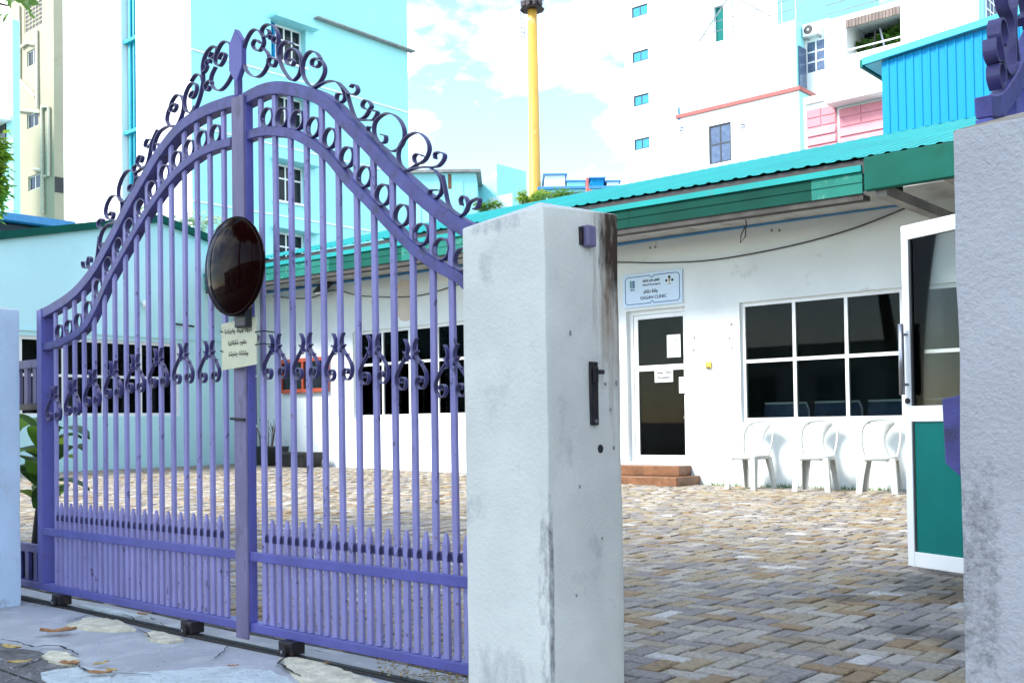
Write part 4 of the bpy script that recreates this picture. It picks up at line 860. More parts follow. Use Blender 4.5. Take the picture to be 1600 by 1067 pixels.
# terrace block behind it
ty = 46.0; tr = thing('terrace_block', 'white terrace block with wire railing and teal door above the red parapet', 'building', (-28, 52, 0))
a, b = PY(1098, 64, ty), PY(1243, 40, ty); zt = (a.z + b.z) / 2; yr = PX(1256, 60, b.x).y
mb = MB(); box_walls(mb, a.x, b.x, ty, yr, -.05, zt, skip=('right',)); mb.build('front_wall', 'bwhite', tr, fix=False)
mb = MB(); mb.add([(b.x, ty, -.05), (b.x, yr, -.05), (b.x, yr, zt), (b.x, ty, zt)], [(0, 1, 2, 3)]); mb.build('side_wall', 'bturq', tr, fix=False)  # shade on this side is painted as cyan
MB().box(b.x + .003, b.x + .08, ty + .2, ty + .9, zt - 4.2, zt - 1.2).build('side_window', 'pane_slate', tr)
ub = ty + 5; A, B = PY(1100, 20, ub), PY(1215, 20, ub); dA, dB = PY(1115, 12, ub), PY(1131, 62, ub)
mb = MB(); facade(mb, (A.x, ub, 0), (1, 0, 0), (0, -1, 0), B.x - A.x, zt - 1, zt + 12, [(dA.x - A.x, dB.x - A.x, zt + .02, dA.z)], .3); mb.build('upper_wall', 'bwhite', tr, fix=False)
MB().box(dA.x + .02, dB.x - .02, ub + .2, ub + .28, zt + .02, dA.z - .02).build('door', 'teal_panel', tr)
mb = MB(); mb.add([(B.x, ub, zt - 1), (B.x, ub + 14, zt - 1), (B.x, ub + 14, zt + 12), (B.x, ub, zt + 12)], [(0, 1, 2, 3)]); mb.build('upper_side_wall', 'bturq', tr, fix=False)  # same painted cyan shade on the upper side
for (xa, xb, yy) in ((1098, 1243, .55), (1098, 1243, 1.05)): MB().tube([(a.x, ty + .05, zt + yy), (b.x, ty + .05, zt + yy), (b.x, yr, zt + yy)], .022, 5).build('railing', 'steel', tr)
for k in range(8): x = a.x + (b.x - a.x) * k / 7; MB().tube([(x, ty + .05, zt), (x, ty + .05, zt + 1.06)], .025, 5).build('railing_post', 'steel', tr)
for k in range(2): A2, B2 = PY(1095, 65, ty - .5), PY(1142, -10, ty - .5); 
MB().tube([tuple(PY(1092, 66, ty - .2)), tuple(PY(1140, -6, ty - .2))], .035, 5).build('stay_rod', 'steel', tr); MB().tube([tuple(PY(1148, -4, ty + .6)), tuple(PY(1230, 40, ty + .6))], .03, 5).build('stay_rod', 'steel', tr); MB().tube([(PY(1145, 20, ty + .4).x, ty + .4, zt), (PY(1145, 20, ty + .4).x, ty + .4, zt + 7)], .04, 6).build('mast_rod', 'steel', tr)
adopt(tr)
# white villa with the balcony opening, pink shutters, window and air conditioner
vy = 44.0; vl = thing('balcony_villa', 'large white villa with shaded balcony opening and grilled window', 'building', (-18, 50, 0))
a, b = PY(1290, 100, vy), PY(1530, 60, vy); A, B = PY(1322, 42, vy), PY(1408, 80, vy); zl_, zh_ = PY(1323, 87, vy).z, PY(1322, 34, vy).z
op = (A.x - a.x, B.x - a.x, zl_, zh_); pA, pB = PY(1322, 90, vy), PY(1408, 88, vy); zt = zh_ + 9; zk = zh_ + .28
mb = MB(); facade(mb, (a.x, vy, 0), (1, 0, 0), (0, -1, 0), B.x - a.x, -.05, zk, [(op[0], op[1] - .002, op[2], op[3])], 2.2); facade(mb, (B.x, vy, 0), (1, 0, 0), (0, -1, 0), b.x - B.x, -.05, zt, [], .1); box_walls(mb, a.x, B.x, vy, vy + 10, -.05, zk, skip=('front', 'right')); box_walls(mb, B.x, b.x, vy, vy + 10, zk, zt, skip=('front', 'right')); mb.add([(A.x, vy + 2.2, zl_), (B.x, vy + 2.2, zl_), (B.x, vy + 2.2, zh_), (A.x, vy + 2.2, zh_)], [(0, 1, 2, 3)]); mb.build('wall', 'bwhite', vl, fix=False)
mb = MB(); mb.add([(b.x, vy, -.05), (b.x, vy + 10, -.05), (b.x, vy + 10, zt), (b.x, vy, zt)], [(0, 1, 2, 3)]); mb.build('side_wall', 'bturq', vl, fix=False)  # villa side coloured cyan for shade, unlike its white front
for k in range(16): x = A.x + (B.x - A.x) * k / 16; MB().box(x + .01, x + (B.x - A.x) / 16 - .01, vy - .08, vy - .003, zh_ - .32, zh_ + .03).build('valance_board', 'wood', vl)
MB().box(A.x, B.x, vy + 2.0, vy + 2.19, zl_, zh_ - .05).build('balcony_door', 'pane_far', vl)
for k in range(1): MB().tube([(A.x, vy + .1, zl_ + .25 + k * .35), (B.x, vy + .1, zl_ + .25 + k * .35)], .035, 6).build('balcony_rail', 'bwhite', vl)
MB().tube([(A.x + 1.0, vy + .5, zl_), (A.x + 1.1, vy + .5, zh_ - .5)], .05, 6).build('ladder_rail', 'dark_steel', vl); MB().tube([(A.x + 1.5, vy + .5, zl_), (A.x + 1.3, vy + .5, zh_ - .5)], .05, 6).build('ladder_rail', 'steel', vl)
for k in range(3): MB().tube([(a.x, vy + .1, zk + .3 + k * .4), (B.x - .02, vy + .1, zk + .3 + k * .4)], .025, 5).build('roof_rail', 'steel', vl)
wA, wB = PX(1530, 0, b.x), PX(1549, 38, b.x)
window(vl, (b.x, vy, 0), (0, 1, 0), (1, 0, 0), .8, wB.y - vy + 1.2, PX(1530, 40, b.x).z, PX(1530, -30, b.x).z, 4, 4, 'white_alu', 'pane_far', d=.06, fw=.09)
adopt(vl)
wy = 47.0; wv = thing('grilled_window_wing', 'set back pale wing with six pane window under an air conditioner', 'building', (-26, 50, 0))
a, b = PY(1243, 60, wy), PY(1296, 60, wy); A, B = PY(1258, 66, wy), PY(1291, 110, wy); o_ = (A.x - a.x, B.x - a.x, B.z, A.z); zt = PY(1290, 30, wy).z
mb = MB(); facade(mb, (a.x, wy, 0), (1, 0, 0), (0, -1, 0), b.x - a.x, -.05, zt, [o_], .2); mb.build('wall', 'bwhite', wv, fix=False); box = MB(); box_walls(box, a.x, b.x, wy, wy + 3, -.05, zt, skip=('front',)); box.build('rear_wall', 'bturq', wv, fix=False)  # side and rear walls take the cyan shade tint
window(wv, (a.x, wy, 0), (1, 0, 0), (0, -1, 0), *o_, 2, 3, 'white_alu', 'pane_slate', d=-.04, fw=.08); adopt(wv)
p = PY(1273, 50, wy); ac = thing('air_conditioner', 'white air conditioner unit on the wing wall above the six pane window', 'air conditioner', (p.x, wy, p.z)); bevel(MB().box(p.x - .42, p.x + .42, wy - .45, wy - .12, p.z - .28, p.z + .28).build('case', 'bwhite', ac), .03)
mb = MB(); mb.prism([(p.x - .12 + .22 * math.cos(t), p.z + .22 * math.sin(t)) for t in [k * math.pi / 9 for k in range(18)]], 'y', wy - .47, wy - .452); mb.build('fan', 'black', ac); mb = MB(); mb.prism([(p.x - .12 + .05 * math.cos(t), p.z + .05 * math.sin(t)) for t in [k * math.pi / 5 for k in range(10)]], 'y', wy - .49, wy - .471); mb.build('fan_hub', 'paper', ac)
for s_ in (-.3, .3): MB().box(p.x + s_ - .03, p.x + s_ + .03, wy - .45, wy - .003, p.z - .36, p.z - .29).build('bracket', 'shade_trim', ac)
MB().tube([(p.x - .42, wy - .2, p.z), (p.x - .8, wy - .1, p.z - .2), (p.x - .95, wy - .1, p.z - .9)], .05, 6).build('hose', 'paper', ac); adopt(ac)
# pink shuttered shop front
ky = 33.0
pk = thing('pink_shutter_house', 'white house with two pink panelled shutters right of the red parapet', 'building', (-16, 36, 0))
a, b = PY(1258, 172, ky), PY(1392, 150, ky); zt = a.z + .35
mb = MB(); box_walls(mb, a.x - .05, b.x + 1, ky, ky + 4, -.05, zt); mb.build('wall', 'bwhite', pk, fix=False)
for (xa, xb, yt, yb_) in ((1261, 1309, 174, 238), (1312, 1384, 172, 234)):
    A, B = PY(xa, yt, ky), PY(xb, yb_, ky); nn = 9; hz = (A.z - B.z + 1.2) / nn
    shp_ = MB().box(A.x, B.x, ky - .05, ky - .003, A.z - hz * nn, A.z).build('shutter', 'pink', pk)
    for k in range(nn):
        if k < 2: MB().box(A.x + .03, (A.x + B.x) / 2 - .02, ky - .075, ky - .052, A.z - hz * (k + 1) + .03, A.z - hz * k - .02).build('panel', 'pink', shp_); MB().box((A.x + B.x) / 2 + .02, B.x - .03, ky - .075, ky - .052, A.z - hz * (k + 1) + .03, A.z - hz * k - .02).build('panel', 'pink', shp_)
        else: MB().add([(A.x + .03, ky - .052, A.z - hz * k - .02), (B.x - .03, ky - .052, A.z - hz * k - .02), (B.x - .03, ky - .10, A.z - hz * (k + 1) + .02), (A.x + .03, ky - .10, A.z - hz * (k + 1) + .02), (A.x + .03, ky - .052, A.z - hz * (k + 1) + .02), (B.x - .03, ky - .052, A.z - hz * (k + 1) + .02)], [(0, 1, 2, 3), (3, 2, 5, 4)]).build('louvre', 'pink', shp_, fix=False)
A, B = PY(1303, 170, ky), PY(1395, 150, ky); MB().box(A.x, B.x, ky - .7, ky - .003, A.z + .0, A.z + .22).build('canopy_lip', 'bwhite', pk); MB().box(a.x, A.x - .02, ky - .12, ky - .003, zt - .2, zt + .02).build('lintel', 'bwhite', pk)
adopt(pk)
# bright blue sheet metal shed behind the clinic
by_ = 20.5; bs = thing('blue_metal_shed', 'bright blue ribbed sheet metal shed behind the clinic roof', 'building', (-3, 22, 0))
a = PY(1378, 130, by_); zA = PY(1379, 97, by_).z; zB = PY(1572, 35, by_).z; xB = PY(1572, 35, by_).x; sl = (zB - zA) / (xB - a.x); xe = 1.6; zE = zA + sl * (xe - a.x)
mb = MB(); x = a.x; prof = []
while x < xe: prof += [(x, 0), (x + .10, 0), (x + .115, .018), (x + .145, .018)]; x += .16
vs = []
for (x, h) in prof: vs += [(x, by_ - h, -.05), (x, by_ - h, zA + sl * (x - a.x))]
mb.add(vs, [(2 * i, 2 * i + 2, 2 * i + 3, 2 * i + 1) for i in range(len(prof) - 1)]); mb.add([(a.x, by_, -.05), (a.x, by_ + 6, -.05), (a.x, by_ + 6, zA), (a.x, by_, zA)], [(0, 3, 2, 1)]); mb.add([(prof[-1][0], by_, -.05), (prof[-1][0], by_ + 6, -.05), (prof[-1][0], by_ + 6, zE), (prof[-1][0], by_, zE)], [(0, 1, 2, 3)]); mb.build('sheet_wall', 'blueshed', bs, fix=False)
def slope_bar(name, m, x0, x1, y0, y1, d0, d1):
    f = lambda x: zA + sl * (x - a.x); v = []
    for x in (x0, x1):
        for (y, d) in ((y0, d0), (y0, d1), (y1, d1), (y1, d0)): v.append((x, y, f(x) + d))
    return MB().add(v, [(0, 1, 2, 3), (7, 6, 5, 4), (0, 4, 5, 1), (1, 5, 6, 2), (2, 6, 7, 3), (3, 7, 4, 0)]).build(name, m, bs)
slope_bar('verge_trim', 'cyanpipe', a.x - .34, xe + .2, by_ - .12, by_ - .05, .02, .16); slope_bar('roof', 'cyanpipe', a.x - .33, xe + .2, by_ - .045, by_ + 6, .05, .12); slope_bar('eave_soffit', 'paper', a.x - .32, a.x - .01, by_ - .04, by_ + 6, .01, .045); slope_bar('gutter', 'green_lt', a.x - .40, a.x - .345, by_ - .12, by_ + 6, -.02, .14)
adopt(bs)

# ================================================================== TREES AND PLANTS
def leaves(mb, centre, rad, n, size, rnd, clumps=9, flat=.8):
    cs = [Vector((rnd.gauss(0, .45) * rad[0], rnd.gauss(0, .45) * rad[1], rnd.gauss(0, .42) * rad[2])) for _ in range(clumps)]
    for i in range(n):
        c = cs[rnd.randrange(clumps)]; q = Vector(centre) + c + Vector((rnd.gauss(0, .22) * rad[0], rnd.gauss(0, .22) * rad[1], rnd.gauss(0, .22) * rad[2]))
        a = rnd.uniform(0, 6.28); t = Vector((math.cos(a), math.sin(a), rnd.uniform(-.8, .3))).normalized(); s_ = t.cross(Vector((rnd.gauss(0, .4), rnd.gauss(0, .4), 1))).normalized(); L = size * rnd.uniform(.6, 1.25); w_ = L * .24; nn = s_.cross(t) * L * .06
        mb.add([q, q + t * L * .35 + s_ * w_ + nn, q + t * L, q + t * L * .35 - s_ * w_ + nn], [(0, 1, 2, 3)])
def tree(name, label, cat, base, top, crown_c, rad, n, size, m, seed, tr_r=.1, clumps=9):
    rnd = random.Random(seed); o = thing(name, label, cat, base); b, t = Vector(base), Vector(top); mid = b.lerp(t, .55) + Vector((.1, .05, 0)) * (t - b).length * .2
    mb = MB(); mb.tube([b, mid, t], [tr_r, tr_r * .7, tr_r * .4], 8)
    for k in range(7):
        e = Vector(crown_c) + Vector((rnd.uniform(-.7, .7) * rad[0], rnd.uniform(-.7, .7) * rad[1], rnd.uniform(-.4, .5) * rad[2])); s_ = b.lerp(t, rnd.uniform(.75, 1.0)); mb.tube([s_, s_.lerp(e, .5) + Vector((0, 0, .06)), e], [tr_r * .35, tr_r * .22, tr_r * .08], 5)
    mb.build('trunk', 'bark', o, smooth=True); mb = MB(); leaves(mb, crown_c, rad, n, size, rnd, clumps); mb.build('crown', m, o, fix=False); adopt(o); return o
# trees seen over the clinic roof and the annex
for k, (x, y, Yd, rx, rz_, m, lab) in enumerate(((815, 308, 22, .26, .15, 'leaf_y', 'small yellow green bush top left of the mast foot'), (842, 307, 22, .28, .18, 'leaf_y', 'yellow green bush in front of the mast foot'), (882, 306, 22, .50, .24, 'leaf', 'broad green bush right of the mast foot'), (760, 320, 23, .3, .2, 'leaf', 'green bush low behind the pillar top'))):
    p = PY(x, y + 2, Yd); tree('bush', lab, 'bush', (p.x, p.y, 0), (p.x, p.y, p.z - .2), p, (rx, rx, rz_), 800 if k == 2 else 400, .13, m, 40 + k, .05, 10)
p = PX(300, 358, -22.5); tree('pale_blossom_tree', 'pale blossoming tree top showing above the annex roof', 'tree', (p.x, p.y, 0), (p.x, p.y, p.z - .3), p, (.9, 1.1, .35), 700, .17, 'leaf_pale', 51, .08, 12)
p = PY(1390, 62, 45.2); tree('balcony_plant', 'leafy plant on the villa balcony', 'plant', (p.x - .5, 45.2, p.z - 1.0), (p.x - .5, 45.2, p.z - .6), p, (1.0, .3, .5), 500, .5, 'leaf', 61, .06, 8)
p = PX(6, 275, -20.5); tree('creeper', 'green creeper hanging at the left edge of the view', 'creeper', (p.x, p.y - .3, 0), (p.x, p.y - .3, p.z + .3), (p.x, p.y - .25, p.z), (.25, .3, 1.0), 1100, .2, 'leaf_y', 71, .05, 16)
# street tree at the left: trunk out of view, one branch reaches in
rnd = random.Random(81); stt = thing('street_tree', 'street tree whose leafy branch reaches in at the top left', 'tree', (-9.4, 1.2, 0))
br = PY(14, 10, 4.2)
mb = MB(); mb.tube([(-9.4, 1.2, -.03), (-9.3, 1.25, 2.2), (-9.45, 1.5, 3.9)], [.2, .16, .12], 10); mb.tube([(-9.45, 1.5, 3.9), (-9.6, 3.0, 4.6), (br.x - .15, br.y - .25, br.z + .05), tuple(br)], [.07, .05, .02, .008], 6); mb.tube([(-9.45, 1.5, 3.9), (-10.2, .6, 5.0), (-10.6, .4, 5.8)], [.09, .06, .03], 6); mb.tube([(-9.45, 1.5, 3.9), (-8.8, .5, 5.2), (-8.6, -.2, 6.0)], [.09, .06, .03], 6); mb.build('trunk', 'bark', stt, smooth=True)
mb = MB(); leaves(mb, (-9.6, .8, 5.9), (1.7, 1.7, 1.0), 2600, .17, rnd, 22)
for k in range(34):
    f = rnd.random(); q = PY(rnd.uniform(-60, 46), rnd.uniform(-25, 22), 4.2 + rnd.uniform(-.15, .15)); a_ = rnd.uniform(0, 6.28); t = Vector((math.cos(a_), math.sin(a_) * .4, rnd.uniform(-.9, .1))).normalized(); s_ = t.cross(Vector((rnd.gauss(0, .3), -1, rnd.gauss(0, .3)))).normalized(); L = rnd.uniform(.11, .17); w_ = L * .27; nn = s_.cross(t) * L * .08
    mb.add([q, q + t * L * .3 + s_ * w_ + nn, q + t * L * .65 + s_ * w_ * .8 + nn, q + t * L, q + t * L * .65 - s_ * w_ * .8 + nn, q + t * L * .3 - s_ * w_ + nn], [(0, 1, 2, 3, 4, 5)])
mb.build('crown', 'leaf', stt, fix=False); adopt(stt)
# broad-leaved plant behind the gate's left end
pb_ = PZ(52, 858); pt = thing('broad_leaved_plant', 'broad leaved green and yellow plant behind the left end of the gate', 'plant', (pb_.x - .05, 3.1, 0))
bx_, by2 = -6.95, 3.15; rnd = random.Random(9)
mb = MB(); mb.tube([(bx_ + .02, by2, 0), (bx_ + .10, by2, .35), (bx_ + .22, by2 + .05, .95)], [.03, .026, .016], 8); mb.build('stem', 'black', pt, smooth=True)
for k in range(18):
    a_ = k * 2.4 + rnd.uniform(-.3, .3); L = rnd.uniform(.42, .66); zb_ = .40 + .6 * (k / 22) + rnd.uniform(-.05, .05); up = rnd.uniform(.5, 1.6); o_ = Vector((bx_ + .10 + .10 * k / 22, by2, zb_)); d_ = Vector((math.cos(a_), math.sin(a_) * .7, 0)); s_ = Vector((-d_.y, d_.x, 0)).normalized(); vs, m_ = [], 9
    for i in range(m_):
        t = i / (m_ - 1); c = o_ + d_ * (L * .75 * t) + Vector((0, 0, L * (up * t * .6 - .75 * t * t * (.4 + .3 * up)))); w_ = .10 * math.sin(math.pi * min(1, .08 + t * .92)) ** .7
        vs += [c + s_ * w_ + Vector((0, 0, .02)), c, c - s_ * w_ + Vector((0, 0, .02))]
    mb = MB(); mb.add(vs, [q for i in range(m_ - 1) for q in ((3 * i, 3 * i + 1, 3 * i + 4, 3 * i + 3), (3 * i + 1, 3 * i + 2, 3 * i + 5, 3 * i + 4))]); mb.build('leaf', ['leaf_dk', 'leaf', 'leaf_y', 'leaf_dk'][k % 4], pt, smooth=True, fix=False)
adopt(pt)
# ================================================================== PILLARS
def pillar(name, label, x0, x1, y0, y1, z, caps, m, cap_m, top=None):
    o = thing(name, label, 'pillar', ((x0 + x1) / 2, (y0 + y1) / 2, 0))
    bm = bmesh.new(); top = top or (z, z, z, z)
    v = [bm.verts.new((x, y, -.05)) for x, y in ((x0, y0), (x1, y0), (x1, y1), (x0, y1))]; w = [bm.verts.new((x, y, top[k])) for k, (x, y) in enumerate(((x0, y0), (x1, y0), (x1, y1), (x0, y1)))]
    ap_ = bm.verts.new(((x0 + x1) / 2, (y0 + y1) / 2, max(top) + caps))
    for k in range(4): bm.faces.new((v[k], v[(k + 1) % 4], w[(k + 1) % 4], w[k])); bm.faces.new((w[k], w[(k + 1) % 4], ap_))
    bm.faces.new(reversed(v)); bmesh.ops.recalc_face_normals(bm, faces=bm.faces)
    bmesh.ops.bevel(bm, geom=[e for e in bm.edges if e.calc_length() > .2 or True], offset=.0045, segments=2, affect='EDGES', profile=.6)
    bmesh.ops.subdivide_edges(bm, edges=[e for e in bm.edges if e.calc_length() > .15], cuts=14, use_grid_fill=True)
    bmesh.ops.subdivide_edges(bm, edges=[e for e in bm.edges if e.calc_length() > .06], cuts=1, use_grid_fill=True)
    for q in bm.verts:
        p = q.co; n1 = noise.noise_vector(p * 4.0) * .004 + noise.noise_vector(p * 17.0) * .0016; q.co = p + Vector((n1.x, n1.y, n1.z * .6))
    me = bpy.data.meshes.new(name); bm.to_mesh(me); bm.free()
    for p in me.polygons: p.use_smooth = True
    me.materials.append(m); me.materials.append(cap_m)
    for p in me.polygons:
        if p.normal.z > .35: p.material_index = 1
    b = mesh_obj('body', me, None, o)
    return o
pm_mid = pillar_mat('mid_pillar_plaster', (.82, .82, .72), [((-1.95, 2.41, .60), (-1.80, 2.98, 2.2), (.30, .19, .10), .86, .08, 24, .35), ((-1.95, 2.43, 1.02), (-1.80, 2.95, 2.0), (.05, .028, .015), .82, .25, 26, .28), ((-1.95, 2.285, -.2), (-1.80, 2.335, .95), (.16, .16, .16), .93, .4, 40, .35), ((-2.3, 2.2, 1.40), (-1.8, 2.4, 1.56), (.40, .41, .40), .98, .4, 30, .4), ((-2.3, 2.2, -.1), (-1.8, 2.4, .35), (.46, .47, .44), .98, .4, 30, .4)])
cap_mid = pillar_mat('pillar_cap_plaster', (.66, .68, .64), None)
mp = pillar('gate_pillar', 'white stucco gate pillar with lock plate and rust stain, centre of the view', -2.19, -1.87, 2.30, 2.66, 1.49, .035, pm_mid, cap_mid, top=(1.475, 1.497, 1.522, 1.50))
pm_r = pillar_mat('right_pillar_plaster', (.57, .56, .56), [((-.74, 2.0, .10), (-.56, 2.2, 1.05), (.22, .215, .21), .98, 1, 75, .35), ((-.74, 2.0, -.1), (-.3, 2.2, .58), (.24, .235, .23), .96, .8, 70, .4), ((-.74, 2.0, 1.36), (-.2, 2.2, 1.50), (.40, .40, .39), .98, .4)], gl=.57, bstr=.65)
rpl = pillar('gate_pillar', 'grey white stucco pillar cut off by the right edge', -.680, -.32, 2.10, 2.43, 1.438, .06, pm_r, M['pave_tile'])
pm_l = pillar_mat('left_pillar_plaster', (.58, .74, .90), [((-5.8, 2.0, -.1), (-5.3, 2.42, .10), (.12, .12, .11), .74, .5)])
lpl = pillar('gate_pillar', 'smooth pale blue gate pillar cut off by the left edge', -5.76, -5.40, 2.03, 2.39, 1.50, .04, pm_l, cap_mid)
for o in (mp, rpl, lpl): adopt(o)
# fittings on the middle pillar
XR = -1.87
lk = thing('lock_plate', 'dark steel lock plate on the pillar side facing the opening', 'lock plate', (XR, 2.52, .97)); p1, p2 = PX(919, 565, XR), PX(932, 664, XR)
bevel(MB().box(XR + .001, XR + .010, p1.y, p2.y, p2.z, p1.z).build('plate', 'dark_steel', lk), .002); bevel(MB().box(XR + .0105, XR + .018, p1.y + .005, p2.y - .008, p1.z - .065, p1.z - .015).build('latch', 'dark_steel', lk), .003)
MB().tube([(XR + .010, (p1.y + p2.y) / 2, p2.z + .012), (XR + .014, (p1.y + p2.y) / 2, p2.z + .012)], .006, 8).build('screw', 'steel', lk); MB().tube([(XR + .010, p2.y - .005, p1.z - .03), (XR + .022, p2.y + .012, p1.z - .03)], .007, 8).build('bolt', 'dark_steel', lk); adopt(lk)
p = PX(937, 701, XR); mb = MB(); mb.tube([(XR + .001, p.y, p.z), (XR + .004, p.y, p.z)], .013, 12); kh = tag(mb.build('bolt_hole', 'black', smooth=False), 'round dark bolt hole in the pillar below the lock plate', 'bolt hole')
p1, p2 = PX(906, 352, XR), PX(921, 388, XR); hb = thing('hinge_stub', 'small lilac steel stub near the top of the stained pillar', 'hinge', (XR, p1.y, p2.z)); bevel(MB().box(XR - .01, XR + .028, p1.y + .004, p2.y, p2.z, p1.z).build('plate', 'purple_worn', hb), .006, 3); MB().box(XR - .005, XR + .012, p1.y - .008, p1.y + .002, p2.z + .004, p1.z - .006).build('shadow_gap', 'dark_steel', hb); adopt(hb)
mb = MB(); rr = random.Random(2)
pk_ = [(962, 598), (945, 600), (953, 640), (958, 700), (890, 520), (905, 760), (940, 840), (900, 930)]
for (x, y) in pk_:
    p = PX(x, y, XR); rad = rr.uniform(.0025, .005); mb.prism([(p.y + rad * math.cos(t) * rr.uniform(.5, 1.2), p.z + rad * 1.6 * math.sin(t) * rr.uniform(.5, 1.3)) for t in [k * math.pi / 4 for k in range(8)]], 'x', XR + .0015, XR + .004)
mb.build('chip', 'shade_trim', mp).matrix_parent_inverse = Matrix.Translation(-mp.location)

# ================================================================== SLIDING GATE
GY = 2.515; GC = -3.655
gt = thing('sliding_gate', 'tall purple wrought iron sliding gate with arched top and scrollwork', 'gate', (GC, GY, 0))
BD = .015; Y0, Y1 = GY, GY + BD
def gxz(x, y): p = PY(x, y, GY); return (p.x, p.z)
topL = [(65, 483), (80, 476), (114, 453), (144, 418), (171, 370), (195, 323), (222, 275), (249, 231), (279, 194), (316, 168), (357, 152), (372, 149)]
topR = [(372, 152), (380, 148), (410, 133), (440, 128), (480, 135), (513.7, 150.6), (547.5, 184), (581, 218), (615, 253.6), (648.7, 285.6), (682.5, 314), (721, 341)]
innL = [(62, 538), (96, 529), (130, 507), (150, 472), (168, 432), (195, 383), (222, 336), (249, 295.5), (279, 260), (316.5, 231), (355, 217), (364, 215)]
innR = [(377, 210), (400, 201), (429, 198), (467, 205), (512, 233.6), (547.5, 275.5), (581, 309), (615, 346), (649, 380), (682.5, 405), (721, 426)]
def world_tab(px, ext=None):
    t = [gxz(*p) for p in px]
    if ext: t += ext
    return smooth_path(t, 5)
TL, TR = world_tab(topL), world_tab(topR, [(-2.29, 1.52), (-2.2, 1.50)])
IL, IR = world_tab(innL), world_tab(innR, [(-2.29, 1.30), (-2.2, 1.285)])
tabf = lambda P: sorted((p.x, p.y) for p in P)
tTL, tTR, tIL, tIR = tabf(TL), tabf(TR), tabf(IL), tabf(IR)
ztop = lambda x: interp(tTL, x) if x < GC else interp(tTR, x)
zinn = lambda x: interp(tIL, x) if x < GC else interp(tIR, x)
def rail_strip(P, h, y0, y1, name, m):
    """rail swept along a curve in the gate plane, its top edge on the curve"""
    mb = MB(); n = len(P); vs = []
    for i, p in enumerate(P):
        t = (P[min(i + 1, n - 1)] - P[max(i - 1, 0)]).normalized(); d = Vector((t.y, -t.x)) * h
        if d.y > 0: d = -d
        for (q, y) in ((p, y0), (p + d, y0), (p + d, y1), (p, y1)): vs.append((q.x, y, q.y))
    fs = [(i * 4 + k, i * 4 + (k + 1) % 4, (i + 1) * 4 + (k + 1) % 4, (i + 1) * 4 + k) for i in range(n - 1) for k in range(4)] + [(3, 2, 1, 0), tuple((n - 1) * 4 + k for k in range(4))]
    return bevel(mb.add(vs, fs).build(name, m, gt), .003, 2)
rail_strip(TL, .050, GY - .012, GY + .045, 'top_rail', 'purple_dk'); rail_strip(TR, .050, GY - .0125, GY + .0445, 'top_rail', 'purple_dk')
rail_strip(IL, .038, GY - .010, GY + .035, 'inner_rail', 'purple_dk'); rail_strip(IR, .038, GY - .010, GY + .035, 'inner_rail', 'purple_dk')
xl_, xr_ = -5.43, -2.195
bevel(MB().box(-6.6, xr_, GY - .012, GY + .05, .060, .0955).build('bottom_rail', 'purple', gt), .003)
bevel(MB().box(xl_ + .04, -3.674, GY - .014, GY - .002, .345, .383).build('middle_rail', 'purple', gt), .003); bevel(MB().box(-3.588, xr_, GY - .014, GY - .002, .345, .383).build('middle_rail', 'purple', gt), .003)
bevel(MB().box(xl_ - .02, xl_ + .034, GY - .016, GY + .054, .0955, ztop(xl_ + .01) - .004).build('end_stile', 'purple', gt), .003)
bevel(MB().box(-3.672, -3.590, GY - .024, GY - .0135, .03, 2.235).build('post_face', 'purple_worn', gt), .003)
bevel(MB().box(-3.673, -3.589, GY - .013, GY + .026, .0955, 2.238).build('centre_post', 'purple', gt), .004)
# bars: one mesh each (height varies)
barsL = [-3.776 - .1005 * k for k in range(16)]; barsR = [-3.512 + .0968 * k for k in range(14)]
hb_ = .0125; bend_ = [.0, .003, -.002, .0045, -.004, .0015, -.003]
for x in barsL + barsR:
    z1_ = ztop(x) - .045
    bmb = MB().box(x - hb_, x + hb_, Y0, Y1, .0965, z1_); bmb.v = [(q[0] + (bend_[int(abs(x) * 1000) % 7] if q[2] > 1 else 0), q[1], q[2]) for q in bmb.v]
    bevel(bmb.build('bar', 'lavender', gt), .002, 1)
# rings between bars on the inner rail (shared mesh)
rg = MB(); nseg = 22; rr_ = .037
ring = [(rr_ * math.cos(2 * math.pi * k / nseg), rr_ * math.sin(2 * math.pi * k / nseg)) for k in range(nseg)]
rg.ribbon(ring, -.010, .012, .0042, closed=True); ro = rg.build('ring', 'purple_rib', gt); ring_me = ro.data; first = True
def dup(me, name, loc, m=None):
    o = bpy.data.objects.new(name, me); COL.objects.link(o); o.parent = gt; o.location = loc; return o
def gaps(b): b = sorted(b); return [((p + q) / 2) for p, q in zip(b, b[1:])]
for x in gaps(barsL) + gaps(barsR):
    e = .012; sl_ = (zinn(x + e) - zinn(x - e)) / (2 * e); zc = zinn(x) + rr_ * math.sqrt(1 + sl_ * sl_) * .98 + .002
    if first: ro.location = (x, GY + .006, zc); first = False
    else: dup(ring_me, 'ring', (x, GY + .006, zc))
# short pickets between the bars, with pointed tops, and little arches that tie them
pkm = MB(); h_ = .385
pkm.add([(-hb_, 0, 0), (hb_, 0, 0), (hb_, BD, 0), (-hb_, BD, 0), (-hb_, 0, h_), (hb_, 0, h_), (hb_, BD, h_), (-hb_, BD, h_), (-hb_ * .45, .006, h_ + .035), (hb_ * .45, .006, h_ + .035), (hb_ * .45, .011, h_ + .035), (-hb_ * .45, .011, h_ + .035)], [(0, 3, 2, 1), (0, 1, 5, 4), (1, 2, 6, 5), (2, 3, 7, 6), (3, 0, 4, 7), (4, 5, 9, 8), (5, 6, 10, 9), (6, 7, 11, 10), (7, 4, 8, 11), (8, 9, 10, 11)])
pko = None
am = MB(); ra = .0115
am.ribbon([(ra, -.012)] + [(ra * math.cos(math.pi * k / 8), .020 * math.sin(math.pi * k / 8)) for k in range(9)] + [(-ra, -.012)], -.003, .018, .0035); aro = None
